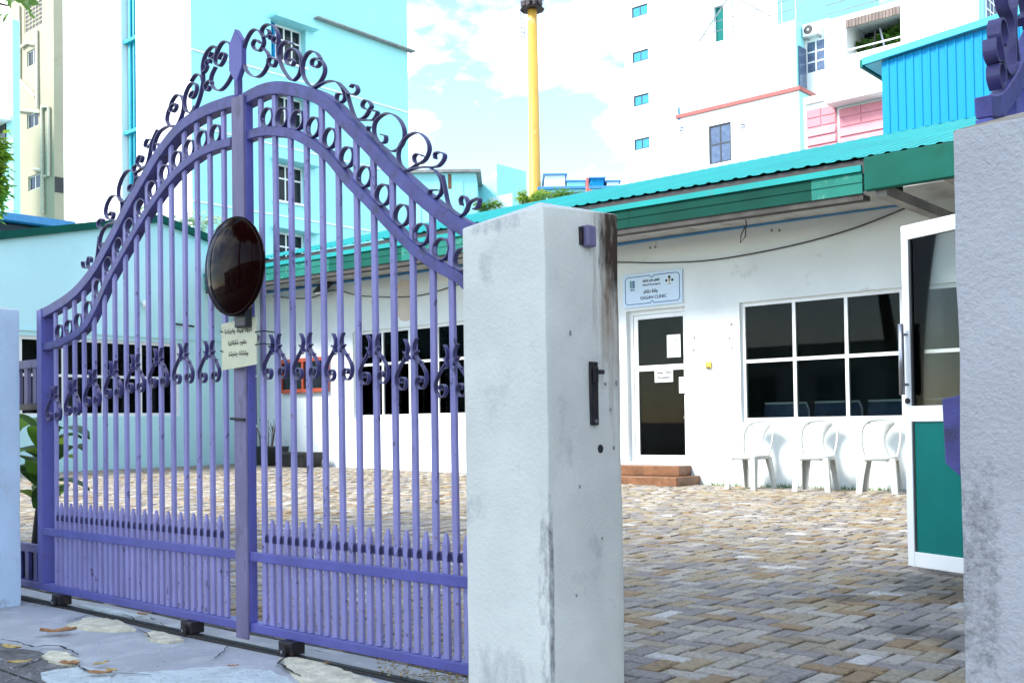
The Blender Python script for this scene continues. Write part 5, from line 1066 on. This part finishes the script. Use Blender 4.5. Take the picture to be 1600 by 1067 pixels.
for x in gaps(barsL) + gaps(barsR) + [-2.24]:
    if pko is None: pko = pkm.build('picket', 'lavender', gt); pko.location = (x, GY, .0965)
    else: dup(pko.data, 'picket', (x, GY, .0965))
    for s_ in (-1, 1):
        xx = x + s_ * .0251
        if aro is None: aro = am.build('tie_arch', 'purple_rib', gt); aro.location = (xx, GY + .001, .435)
        else: dup(aro.data, 'tie_arch', (xx, GY + .001, .435))
# tulip scrolls on every second bar
half = smooth_path([(.030, .180), (.0185, .160), (.0165, .140), (.028, .115), (.053, .088), (.074, .056), (.073, .026), (.058, .007), (.039, .006), (.026, .021), (.029, .040), (.044, .047), (.055, .038), (.049, .027)], 4)
leaf_ = smooth_path([(.0148, .108), (.020, .124), (.034, .136)], 3); cross = [(.016, .104), (.058, .098)]
oms = []
for s_ in (1, -1):
    mb = MB(); mb.ribbon([(p.x * s_, p.y) for p in half], -.010, .008, .0036); mb.ribbon([(p.x * s_, p.y) for p in leaf_], -.011, .009, .0038); mb.ribbon([(p[0] * s_, p[1]) for p in cross], -.004, .004, .004)
    me_o = mb.build('tulip_scroll', 'purple_rib', gt); oms.append(me_o)
orn = [(330, 533), (287, 537), (249.5, 544.5), (214, 554), (180.6, 564), (148, 578), (117, 594), (86, 604), (432, 523), (481.5, 521), (533.6, 521), (585.6, 524), (643, 530), (705, 539)]
allb = barsL + barsR; fo = True
for (x, y) in orn:
    q = gxz(x, y); xb = min(allb, key=lambda v: abs(v - q[0])); zb = q[1] - .178
    for k in (0, 1):
        if fo: oms[k].location = (xb, GY - .004, zb)
        else: dup(oms[k].data, 'tulip_scroll', (xb, GY - .004, zb))
    fo = False
# crest scrolls along the top rail, traced on the gate's own plane; the left half mirrors the right
def zp(o, k, pts): return [gxz(o[0] + x / k, o[1] + y / k) for x, y in pts]
B2, B3, B4, Z3 = ((370, 20), 8.207), ((480, 90), 7.621), ((600, 170), 6.275), ((480, 100), 2.963)
crest = [
    zp(*B2, [(330, 455), (385, 520), (400, 600), (365, 710), (310, 790), (240, 825), (160, 795), (100, 720), (70, 600), (80, 450), (125, 320), (180, 235), (235, 213), (280, 240), (318, 300), (335, 370), (315, 440), (270, 490), (220, 470), (190, 410), (215, 355), (255, 350), (285, 390)]),
    zp(*B2, [(385, 215), (410, 260), (380, 305), (330, 300), (305, 240), (330, 180), (390, 148), (460, 170), (505, 240), (520, 330), (515, 430), (520, 540), (560, 680), (620, 790), (690, 860)]),
    zp(*B2, [(385, 640), (400, 590), (450, 575), (490, 610), (470, 680), (430, 690), (415, 650)]),
    zp(*B2, [(415, 345), (405, 300), (435, 285), (465, 310), (450, 360), (480, 395), (510, 400)]),
    zp(*B2, [(655, 600), (690, 590), (722, 625), (700, 672), (650, 665), (615, 600), (625, 520), (680, 460), (740, 470), (800, 550), (815, 660), (790, 780), (740, 850), (690, 868), (640, 820)]),
    zp(*B2, [(515, 560), (540, 450), (590, 380), (640, 365), (700, 400)]),
    zp(*B2, [(1040, 620), (1050, 660), (1000, 700), (950, 670), (955, 610), (1010, 585), (1065, 605), (1110, 680), (1110, 780), (1050, 890), (970, 950), (900, 910), (840, 800), (830, 660), (880, 540), (950, 490), (1020, 525), (1060, 590)]),
    zp(*B3, [(70, 365), (180, 300), (260, 280), (330, 285), (390, 340), (430, 430), (430, 500), (380, 535), (340, 500), (345, 440), (385, 430)]),
    zp(*B3, [(360, 295), (430, 370), (480, 425), (550, 440), (592, 390), (570, 330), (530, 325), (505, 355)]),
    zp(*B3, [(465, 430), (500, 560), (545, 690), (600, 738), (680, 700), (730, 620), (755, 575), (720, 520), (680, 508), (645, 550), (655, 600), (690, 612)]),
    zp(*B3, [(600, 742), (700, 742), (780, 738), (825, 645), (760, 632)]),
    zp(*B3, [(760, 830), (720, 825), (710, 870), (750, 905), (790, 960)]),
    zp(*Z3, [(338, 327), (358, 333), (355, 362), (325, 360), (305, 320), (310, 270), (345, 235), (385, 230), (425, 260), (445, 310), (440, 360), (415, 395), (380, 403), (345, 380)]),
    zp(*B4, [(375, 465), (320, 440), (285, 470), (295, 525), (340, 535), (400, 490), (435, 400), (415, 310), (360, 250), (300, 232), (220, 270), (155, 350), (130, 450), (150, 550), (205, 608), (260, 580), (320, 540)]),
    zp(*B4, [(210, 612), (300, 582), (400, 572), (480, 600), (530, 650), (560, 740), (545, 830), (490, 880), (440, 850), (445, 800), (510, 795)]),
    zp(*B4, [(400, 572), (510, 566), (570, 510), (585, 450), (540, 425), (490, 440), (492, 490)]),
    zp(*B4, [(560, 650), (590, 790), (620, 930), (680, 1020), (740, 1050), (800, 1000), (830, 920), (900, 880), (928, 885), (910, 960), (870, 985)]),
    zp(*B4, [(790, 1010), (815, 950), (800, 880), (770, 855), (740, 890), (750, 945)]),
]
for P in crest:
    pts = smooth_path(P, 4)
    MB().ribbon([(p.x, p.y) for p in pts], GY - .004, GY + .016, .0040).build('crest_scroll', 'purple_rib', gt)
    mp2 = []
    xm_ = sum(p.x for p in pts) / len(pts); dz_ = ztop(2 * GC - xm_) - ztop(xm_)
    MB().ribbon([(2 * GC - p.x, p.y + dz_) for p in pts], GY - .004, GY + .016, .0040).build('crest_scroll', 'purple_rib', gt)
# finial
fx_, fz0 = GC - .008, 2.245
mb = MB(); sh_ = [(0, 2.298), (.046, 2.362), (.046, 2.468), (0, 2.526), (-.046, 2.468), (-.046, 2.362)]; mb.prism([(fx_ + a_, b_) for a_, b_ in sh_], 'y', GY - .008, GY + .016); bevel(mb.build('finial', 'purple', gt), .003); MB().box(fx_ - .012, fx_ + .012, GY - .006, GY + .018, 2.20, 2.32).build('finial_stem', 'purple_dk', gt)
# tail frame that slides behind the left pillar
for (za, zb, m_) in ((1.215, 1.258, 'purple_worn'), (.995, 1.025, 'dark_steel'), (.245, .285, 'purple_dk')): MB().box(-6.6, xl_ - .022, GY, GY + .03, za, zb).build('tail_rail', m_, gt)
for k in range(11):
    x = -5.52 - k * .10; MB().box(x - .02, x + .02, GY + .004, GY + .024, 1.026, 1.214).build('tail_slat', 'purple_worn', gt); MB().box(x - .02, x + .02, GY + .004, GY + .024, .0965, .244).build('tail_slat', 'purple_dk', gt)
MB().box(-6.6, xl_ - .022, GY + .031, GY + .045, .0965, .28).build('tail_panel', 'black', gt)
# wheels
for (x, y) in ((101, 946), (305, 990), (467, 1022)):
    p = PZ(x, y); wx = p.x; hs = bevel(MB().box(wx - .042, wx + .042, GY - .045, GY + .02, .010, .0595).build('wheel_housing', 'dark_steel', gt), .004); MB().tube([(wx + .0, GY - .058, .024), (wx, GY - .0455, .024)], .021, 16).build('wheel', 'dark_steel', hs); MB().tube([(wx, GY - .063, .024), (wx, GY - .0585, .024)], .007, 8).build('axle', 'steel', hs)
# wires tying the mirror and rust marks
adopt(gt)
# ground track
tk = thing('gate_track', 'dark steel running track set in the concrete under the gate', 'track', (-4, GY, 0)); MB().box(-7, -2.2, GY - .034, GY - .006, -.01, .010).build('channel', 'dark_steel', tk); MB().box(-7, -2.2, GY - .052, GY - .036, -.01, .0075).build('edge', 'crack', tk); adopt(tk)
# convex mirror back and its notice
MY = GY - .10; mz = PY(368, 417, MY).z; mx_ = PY(369, 417, MY).x
mr = thing('traffic_mirror', 'round glossy dark brown dome mounted on the middle post of the gate', 'mirror', (mx_, MY, mz))
mb = MB(); nseg, nr = 40, 9; vs = [(mx_, MY - .055, mz)]; rad = .190
for j in range(1, nr + 1):
    f = j / nr
    for k in range(nseg): t = 2 * math.pi * k / nseg; vs.append((mx_ + rad * f * math.cos(t), MY - .055 * math.sqrt(max(0, 1 - (f * .96) ** 2)) , mz + rad * f * math.sin(t)))
fs = [(0, 1 + k, 1 + (k + 1) % nseg) for k in range(nseg)] + [(1 + (j - 1) * nseg + k, 1 + j * nseg + k, 1 + j * nseg + (k + 1) % nseg, 1 + (j - 1) * nseg + (k + 1) % nseg) for j in range(1, nr) for k in range(nseg)]
mb.add(vs, fs).build('dome', 'mirrorback', mr, smooth=True)
mb = MB(); mb.tube([(mx_ + rad * math.cos(2 * math.pi * k / 40), MY - .010, mz + rad * math.sin(2 * math.pi * k / 40)) for k in range(41)], .008, 8, cap=False); mb.build('rim', 'mirrorback', mr, smooth=True)
mb = MB(); mb.prism([(mx_ + rad * .98 * math.cos(2 * math.pi * k / 32), mz + rad * .98 * math.sin(2 * math.pi * k / 32)) for k in range(32)], 'y', MY - .008, MY + .006); mb.build('back_plate', 'black', mr)
bevel(MB().box(mx_ - .03, mx_ + .045, MY + .008, GY - .056, mz - .24, mz - .10).build('clamp', 'black', mr), .005); adopt(mr)
NY = GY - .06; nA, nB = PY(346, 506, NY), PY(401, 569, NY); nc = (nA.x + nB.x) / 2
nt = thing('gate_notice', 'aged cream notice plate with three lines of script below the mirror', 'notice', (nc, NY, nB.z))
mb = MB(); mb.prism([(nA.x, nB.z - .014), (nB.x, nB.z), (nB.x, nA.z + .012), (nA.x, nA.z)], 'y', NY, NY + .004); mb.build('plate', 'noticeplate', nt)
U, N = (1, 0, 0), (0, -1, 0)
thaana([6, 4, 4], .020, .0027, 'lettering', 'black_ink', nt, (nc, NY, nA.z - .042), U, N, .19, 11); thaana([6, 4], .020, .0027, 'lettering', 'black_ink', nt, (nc - .007, NY, nA.z - .090), U, N, .128, 12); thaana([5, 5], .020, .0027, 'lettering', 'black_ink', nt, (nc, NY, nA.z - .135), U, N, .135, 13)
for z in (nA.z - .03, nA.z - .11): MB().tube([(nA.x - .014, NY + .01, z), (nA.x - .004, NY - .004, z), (nA.x + .012, NY - .002, z - .004)], .0025, 5).build('tie_wire', 'dark_steel', nt)
for z in (nA.z - .05, nA.z - .10): MB().tube([(nB.x - .004, NY - .004, z), (nB.x + .02, NY + .02, z + .004), (nB.x + .04, GY - .004, z)], .0025, 5).build('tie_wire', 'dark_steel', nt)
MB().box(-3.66, -3.60, NY + .005, GY - .025, nB.z + .03, nA.z - .03).build('bracket', 'dark_steel', nt)
adopt(nt)
mb = MB(); mb.tube([(-3.68, GY - .034, .92), (-3.585, GY - .034, .915)], .006, 6); mb.build('post_strap', 'dark_steel', gt).matrix_parent_inverse = Matrix.Translation(-gt.location)

# ================================================================== PEDESTRIAN GATE LEAF (swung inward behind the right pillar)
pg = thing('pedestrian_gate', 'purple pedestrian gate leaf swung open behind the right pillar', 'gate', (-.73, 2.47, 0)); LX0, LX1 = -.751, -.713
prof = [(2.47, 1.60), (2.53, 1.612), (2.60, 1.645), (2.70, 1.715), (2.82, 1.82), (2.96, 1.93), (3.12, 2.01), (3.30, 2.05)]
def lrail(P, h, name, x0=LX0, x1=LX1):
    P = smooth_path(P, 4); vs = []; n = len(P)
    for i, p in enumerate(P):
        t = (P[min(i + 1, n - 1)] - P[max(i - 1, 0)]).normalized(); d = Vector((t.y, -t.x)) * h
        if d.y > 0: d = -d
        for (q, x) in ((p, x0), (p + d, x0), (p + d, x1), (p, x1)): vs.append((x, q.x, q.y))
    return bevel(MB().add(vs, [(i * 4 + k, i * 4 + (k + 1) % 4, (i + 1) * 4 + (k + 1) % 4, (i + 1) * 4 + k) for i in range(n - 1) for k in range(4)] + [(3, 2, 1, 0), tuple((n - 1) * 4 + k for k in range(4))]).build(name, 'purple_dk', pg), .003)
lrail(prof, .048, 'top_rail'); lrail([(y, z - .17) for y, z in prof], .036, 'inner_rail', LX0 + .004, LX1 - .004)
bevel(MB().box(LX0 + .001, LX1 - .001, 2.471, 2.51, .05, 1.55).build('end_stile', 'purple', pg), .003); bevel(MB().box(LX0 + .001, LX1 - .001, 3.26, 3.30, .05, 2.0).build('end_stile', 'purple', pg), .003)
for z in (.05, .345): MB().box(LX0 + .003, LX1 - .003, 2.511, 3.259, z, z + .045).build('rail', 'purple', pg)
for k in range(7): y = 2.60 + k * .10; MB().box(-.745, -.72, y - .0125, y + .0125, .096, interp(prof, y) - .045).build('bar', 'purple', pg)
def yrib(pts): 
    P = smooth_path(pts, 5); mb = MB(); mb.ribbon([(p.x, p.y) for p in P], LX0 + .004, LX1 - .004, .006); mb.v = [(y, x, z) for x, y, z in mb.v]; return mb.build('crest_scroll', 'purple_rib', pg)
yrib([(2.575, 1.640), (2.552, 1.660), (2.556, 1.690), (2.585, 1.700), (2.605, 1.680), (2.595, 1.655), (2.575, 1.648)])
yrib([(2.530, 1.745), (2.532, 1.712), (2.556, 1.698), (2.590, 1.702), (2.640, 1.690), (2.680, 1.712), (2.690, 1.780), (2.680, 1.830), (2.640, 1.850), (2.622, 1.880), (2.640, 1.905), (2.665, 1.89)])
yrib([(2.600, 1.70), (2.585, 1.735), (2.565, 1.765), (2.575, 1.80), (2.610, 1.805), (2.630, 1.775), (2.61, 1.75)])
yrib([(2.72, 1.74), (2.70, 1.80), (2.71, 1.88), (2.75, 1.93), (2.80, 1.94), (2.84, 1.90), (2.82, 1.86), (2.79, 1.87)])
yrib([(2.86, 1.86), (2.84, 1.96), (2.89, 2.04), (2.97, 2.05), (3.01, 1.99), (2.98, 1.95), (2.95, 1.97)])
p1, p2 = PY(1473, 622, 2.446), PY(1512, 748, 2.446)
mb = MB(); mb.prism([(p1.x, p1.z - .002), (-.752, p1.z + .012), (-.752, p2.z - .004), (p1.x + .042, p2.z), (p1.x + .004, p2.z + .035)], 'y', 2.440, 2.446); bevel(mb.build('latch_plate', 'purple_dk', pg), .002); MB().box(-.770, -.735, 2.447, 2.470, p2.z + .03, p1.z - .03).build('latch_bracket', 'purple_dk', pg)
adopt(pg)

# ================================================================== ALUMINIUM DOOR LEAF
dp0 = PZ(1419, 890); dang = -24; du = Vector((math.cos(R(dang)), math.sin(R(dang)), 0)); dn = Vector((du.y, -du.x, 0)); Wd, Hd = .92, 1.975; Zg = .025
al = thing('aluminium_door', 'white aluminium door standing open, glass above a teal panel', 'door', (dp0.x, dp0.y, 0))
Od = (dp0.x, dp0.y, Zg); fw_ = .05
mb = MB(); mb.obox(Od, du, dn, 0, fw_, -.04, 0, 0, Hd); mb.obox(Od, du, dn, Wd - fw_, Wd, -.04, 0, 0, Hd)
for za, zb in ((0, .085), (.835, .925), (Hd - .085, Hd)): mb.obox(Od, du, dn, fw_, Wd - fw_, -.04, -.001, za, zb)
bevel(mb.build('frame', 'white_alu', al), .003)
mb = MB()
for s_ in ((fw_, fw_ + .012), (Wd - fw_ - .012, Wd - fw_)): mb.obox(Od, du, dn, *s_, -.034, -.008, .0855, .8345); mb.obox(Od, du, dn, *s_, -.034, -.008, .9255, Hd - .0855)
mb.build('gasket', 'black', al); MB().obox(Od, du, dn, fw_ + .012, Wd - fw_ - .012, -.030, -.012, .0855, .8345).build('lower_panel', 'teal_panel', al); MB().obox(Od, du, dn, fw_ + .012, Wd - fw_ - .012, -.024, -.018, .9255, Hd - .0855).build('pane', 'glassdoor', al)
for dd in (.045, -.085):
    hm = MB(); hm.tube([Vector(Od) + du * .03 + dn * dd + Vector((0, 0, .99)), Vector(Od) + du * .03 + dn * dd + Vector((0, 0, 1.40))], .016, 10); ho = hm.build('pull_handle', 'steel', al, smooth=True)
    for z in (1.05, 1.34): MB().tube([Vector(Od) + du * .03 + dn * (dd if dd < 0 else 0) + Vector((0, 0, z)), Vector(Od) + du * .03 + dn * (-.04 if dd < 0 else dd) + Vector((0, 0, z))], .008, 8).build('handle_stub', 'steel', ho)
MB().tube([Vector(Od) + du * .03 + Vector((0, 0, .955)) + dn * .001, Vector(Od) + du * .03 + Vector((0, 0, .955)) + dn * .012], .016, 12).build('lock_cylinder', 'dark_steel', al)
adopt(al)
pp = Vector(Od) + du * (Wd + .01); bo = thing('booth_post', 'white aluminium jamb post carrying the open door behind the right pillar', 'post', (pp.x, pp.y, 0)); MB().obox((pp.x, pp.y, 0), du, dn, 0, .09, -.06, .02, 0, 2.35).build('post', 'white_alu', bo)
for z in (.3, 1.1, 1.8): MB().obox((pp.x, pp.y, 0), du, dn, -.012, -.001, -.03, -.012, z, z + .1).build('hinge', 'steel', bo)
adopt(bo)

# ================================================================== PLASTIC CHAIRS
def make_chair(label, loc, rz):
    """armless stacking garden chair; local: seat faces -Y, back at +Y"""
    o = thing('plastic_chair', label, 'chair', loc, 'white plastic chairs under the clinic window', rz)
    # seat: softly dished shell
    mb = MB(); n = 8; vs = []
    def out(t, k):
        a_ = 2 * math.pi * k / 24; c, s_ = math.cos(a_), math.sin(a_); e = 4.0
        r = (abs(c) ** e + abs(s_) ** e) ** (-1 / e); return .215 * c * r * (1 - .06 * max(0, s_)), .21 * s_ * r
    vs.append((0, 0, .415))
    for f, z in ((.35, .418), (.7, .426), (.9, .436), (1.0, .434), (1.02, .415), (1.0, .385), (.96, .385), (.95, .41)):
        for k in range(24): x, y = out(0, k); vs.append((x * f, y * f, z))
    fs = [(0, 1 + k, 1 + (k + 1) % 24) for k in range(24)] + [(1 + j * 24 + k, 1 + j * 24 + (k + 1) % 24, 1 + (j + 1) * 24 + (k + 1) % 24, 1 + (j + 1) * 24 + k) for j in range(7) for k in range(24)]
    mb.add(vs, fs).build('seat', 'plastic_w', o, smooth=True)
    # legs: angle section, tapering and splayed
    for sx in (-1, 1):
        for sy in (-1, 1):
            x0, y0 = sx * .205, sy * .195; x1, y1 = sx * .235, sy * (.235 if sy < 0 else .26); w0, w1, t_ = .105, .068, .012
            def L(x, y, w, z): return [(x, y, z), (x - sx * w, y, z), (x - sx * w, y - sy * t_, z), (x - sx * t_, y - sy * t_, z), (x - sx * t_, y - sy * w * .8, z), (x, y - sy * w * .8, z)]
            v = L(x1, y1, w1, 0) + L((x0 + x1) / 2, (y0 + y1) / 2, (w0 + w1) / 2 * .96, .22) + L(x0, y0, w0, .415); fs = []
            for q in (0, 6): fs += [(q + k, q + (k + 1) % 6, q + 6 + (k + 1) % 6, q + 6 + k) for k in range(6)]
            fs += [tuple(range(6)), tuple(range(12, 18))]; bevel(MB().add(v, fs).build('leg', 'plastic_w', o), .003)
    # back: outer hoop, flared central splat (two openings)
    def yb(z): return .19 + (z - .42) * .26
    hoop = smooth_path([(-.175, .42), (-.20, .52), (-.215, .64), (-.205, .76), (-.15, .835), (-.06, .855), (0, .858), (.06, .855), (.15, .835), (.205, .76), (.215, .64), (.20, .52), (.175, .42)], 4)
    vs = []; n = len(hoop)
    for i, p in enumerate(hoop):
        t = (hoop[min(i + 1, n - 1)] - hoop[max(i - 1, 0)]).normalized(); nn = Vector((-t.y, t.x)); w_ = .022 + .020 * math.sin(math.pi * i / (n - 1)) ** 6
        for (a_, dy) in ((w_ * .25, -.012), (-w_, -.010), (-w_, .008), (w_ * .25, .010)):
            q = p - nn * a_ if True else p; vs.append((q.x, yb(q.y) + dy + .05 * (abs(q.x) / .215) ** 2 * -1, q.y))
    fs = [(i * 4 + k, i * 4 + (k + 1) % 4, (i + 1) * 4 + (k + 1) % 4, (i + 1) * 4 + k) for i in range(n - 1) for k in range(4)] + [(0, 1, 2, 3), tuple((n - 1) * 4 + k for k in range(4))]
    bk = MB().add(vs, fs).build('backrest', 'plastic_w', o, smooth=True)
    wtab = [(.415, .115), (.48, .085), (.56, .052), (.64, .046), (.70, .065), (.76, .105), (.80, .145), (.835, .16)]
    vs = []; zz = [.415 + (.42 * k / 12) for k in range(13)]; fs = []
    for z in zz:
        w_ = interp(wtab, z)
        for x, dy in ((-w_, -.004), (0, .002), (w_, -.004), (w_, .006), (0, .012), (-w_, .006)): vs.append((x, yb(z) + dy - .05 * (abs(x) / .215) ** 2, z))
    for i in range(12): fs += [(i * 6 + k, i * 6 + (k + 1) % 6, (i + 1) * 6 + (k + 1) % 6, (i + 1) * 6 + k) for k in range(6)]
    fs += [tuple(range(6)), tuple(72 + k for k in range(6))]
    MB().add(vs, fs).build('splat', 'plastic_w', bk, smooth=True)
    return o
for k, (x, y, rz, lab) in enumerate(((1200, 764, R(-6), 'white plastic chair nearest the clinic door'), (1286, 769, R(10), 'white plastic chair in the middle of the three'), (1378, 773, R(14), 'white plastic chair beside the open aluminium door'))):
    p = PZ(x, y - 4); make_chair(lab, (p.x + .03, 12.22, .001), rz)

# ================================================================== DRY LEAVES ON THE CONCRETE
def dry_leaf(px, L, rz, m, lab, seed):
    rnd = random.Random(seed); p = PZ(*px, .012); mb = MB(); n = 7; vs = []
    for i in range(n):
        t = i / (n - 1); w_ = L * .2 * math.sin(math.pi * min(.98, .06 + t * .94)) ** .8; c = Vector(((t - .5) * L, math.sin(t * 3) * L * .06, .004 + .12 * L * (t - .5) ** 2 * 4 * .5)); lift = L * .08 * (1 + rnd.uniform(-.5, .5))
        vs += [(c.x, c.y + w_, c.z + lift), (c.x, c.y, c.z), (c.x, c.y - w_, c.z + lift * .6)]
    mb.add(vs, [q for i in range(n - 1) for q in ((3 * i, 3 * i + 1, 3 * i + 4, 3 * i + 3), (3 * i + 1, 3 * i + 2, 3 * i + 5, 3 * i + 4))]); o = mb.build('dry_leaf', m, None, smooth=True, fix=False); o.location = (p.x, p.y, .010); o.rotation_euler = (0, 0, rz); tag(o, lab, 'leaf', 'dry leaves on the concrete')
for k, (px, L, rz, m_, lab) in enumerate((((91, 988), .15, .9, 'orangeleaf', 'largest brown dry leaf on bare concrete near the left wheel'), ((18, 1013), .10, .4, 'tanleaf', 'yellowish dry leaf at the far left on the broken edge'), ((31, 1036), .085, 1.2, 'tanleaf', 'pale yellow dry leaf on the dark pavement corner'), ((108, 1038), .085, .5, 'orangeleaf', 'reddish dry leaf beside the round cream patch'), ((158, 1038), .065, 1.6, 'tanleaf', 'small dark yellow dry leaf right of the cream patch'), ((156, 1053), .09, .7, 'orangeleaf', 'brown dry leaf at the end of the crack by the bottom edge'), ((174, 1048), .06, .3, 'tanleaf', 'thin pale dry leaf touching the brown one by the bottom edge'), ((222, 961), .07, .2, 'orangeleaf', 'small orange dry leaf under the gate behind the track'), ((364, 1041), .04, 1.0, 'orangeleaf', 'tiny red brown leaf scrap alone in the middle of the concrete'), ((510, 1036), .035, .1, 'orangeleaf', 'tiny red leaf scrap on the track below the right half of the gate'))): dry_leaf(px, L, rz, m_, lab, 300 + k)
mb = MB(); rnd = random.Random(77)
for k in range(260):
    x = rnd.uniform(590, 735); y = 1040 + (x - 590) * .16 + rnd.uniform(-10, 14); p = PZ(x, y, .008); s_ = rnd.uniform(.004, .012); a_ = rnd.uniform(0, 3.1)
    mb.add([(p.x + s_ * math.cos(a_), p.y + s_ * math.sin(a_), .012 + rnd.uniform(0, .006)), (p.x + s_ * .4 * math.cos(a_ + 1.6), p.y + s_ * .4 * math.sin(a_ + 1.6), .010), (p.x - s_ * math.cos(a_), p.y - s_ * math.sin(a_), .012 + rnd.uniform(0, .005))], [(0, 1, 2)])
tag(mb.build('leaf_litter', 'tanleaf', None, fix=False), 'fine dry leaf litter on the ground beside the middle pillar', 'litter', kind='stuff')
mb = MB()
for k in range(1500):
    x = rnd.uniform(-8, -1.4); y = rnd.uniform(3, 12.4); 
    if noise.noise(Vector((x * .9, y * .9, 2))) < .02 and rnd.random() < .8: continue
    s_ = rnd.uniform(.006, .018); a_ = rnd.uniform(0, 6.3); z = yard_z(x, 0) + .006
    mb.add([(x + s_ * math.cos(a_), y + s_ * math.sin(a_), z + rnd.uniform(0, .006)), (x + s_ * .4 * math.cos(a_ + 1.6), y + s_ * .4 * math.sin(a_ + 1.6), z), (x - s_ * math.cos(a_), y - s_ * math.sin(a_), z + rnd.uniform(0, .005)), (x - s_ * .4 * math.cos(a_ + 1.6), y - s_ * .4 * math.sin(a_ + 1.6), z + .002)], [(0, 1, 2, 3)])
tag(mb.build('yard_litter', 'tanleaf', None, fix=False), 'scattered bits of leaf and twig over the paved yard', 'litter', kind='stuff')

# grit and crumbs on the apron, weeds at the wall foot
mb = MB(); rnd = random.Random(91)
for k in range(900):
    x, y = rnd.uniform(0, 735), rnd.uniform(945, 1067)
    p = PZ(x, y, .004)
    if p.y > GY - .06: continue
    if noise.noise(Vector((p.x * 3, p.y * 3, 9))) < .05: continue
    s_ = rnd.uniform(.0018, .006); z = .006
    a = [Vector((p.x + rnd.uniform(-s_, s_), p.y + rnd.uniform(-s_, s_), z + rnd.uniform(0, s_ * 1.2))) for _ in range(5)]
    mb.add(a, [(0, 1, 2), (0, 2, 3), (0, 3, 1), (1, 3, 4), (1, 4, 2), (2, 4, 3)])
tag(mb.build('grit', 'palepatch', None, fix=False), 'grit and crumbled concrete strewn over the apron', 'grit', kind='stuff')
mb = MB()
for k in range(420):
    x = rnd.choice([rnd.uniform(-7.5, -4.2), rnd.gauss(-6.3, .25), rnd.gauss(-5.2, .3), rnd.gauss(-7.2, .2)]); y = CY - rnd.uniform(.0, .07); h = rnd.uniform(.02, .08); a = rnd.uniform(-.05, .05); w_ = .004
    mb.add([(x - w_, y, 0), (x + w_, y, 0), (x + a, y - rnd.uniform(0, .05), h)], [(0, 1, 2)])
tag(mb.build('weeds', 'leaf', None, fix=False), 'short weeds sprouting along the foot of the clinic wall', 'weeds', kind='stuff')
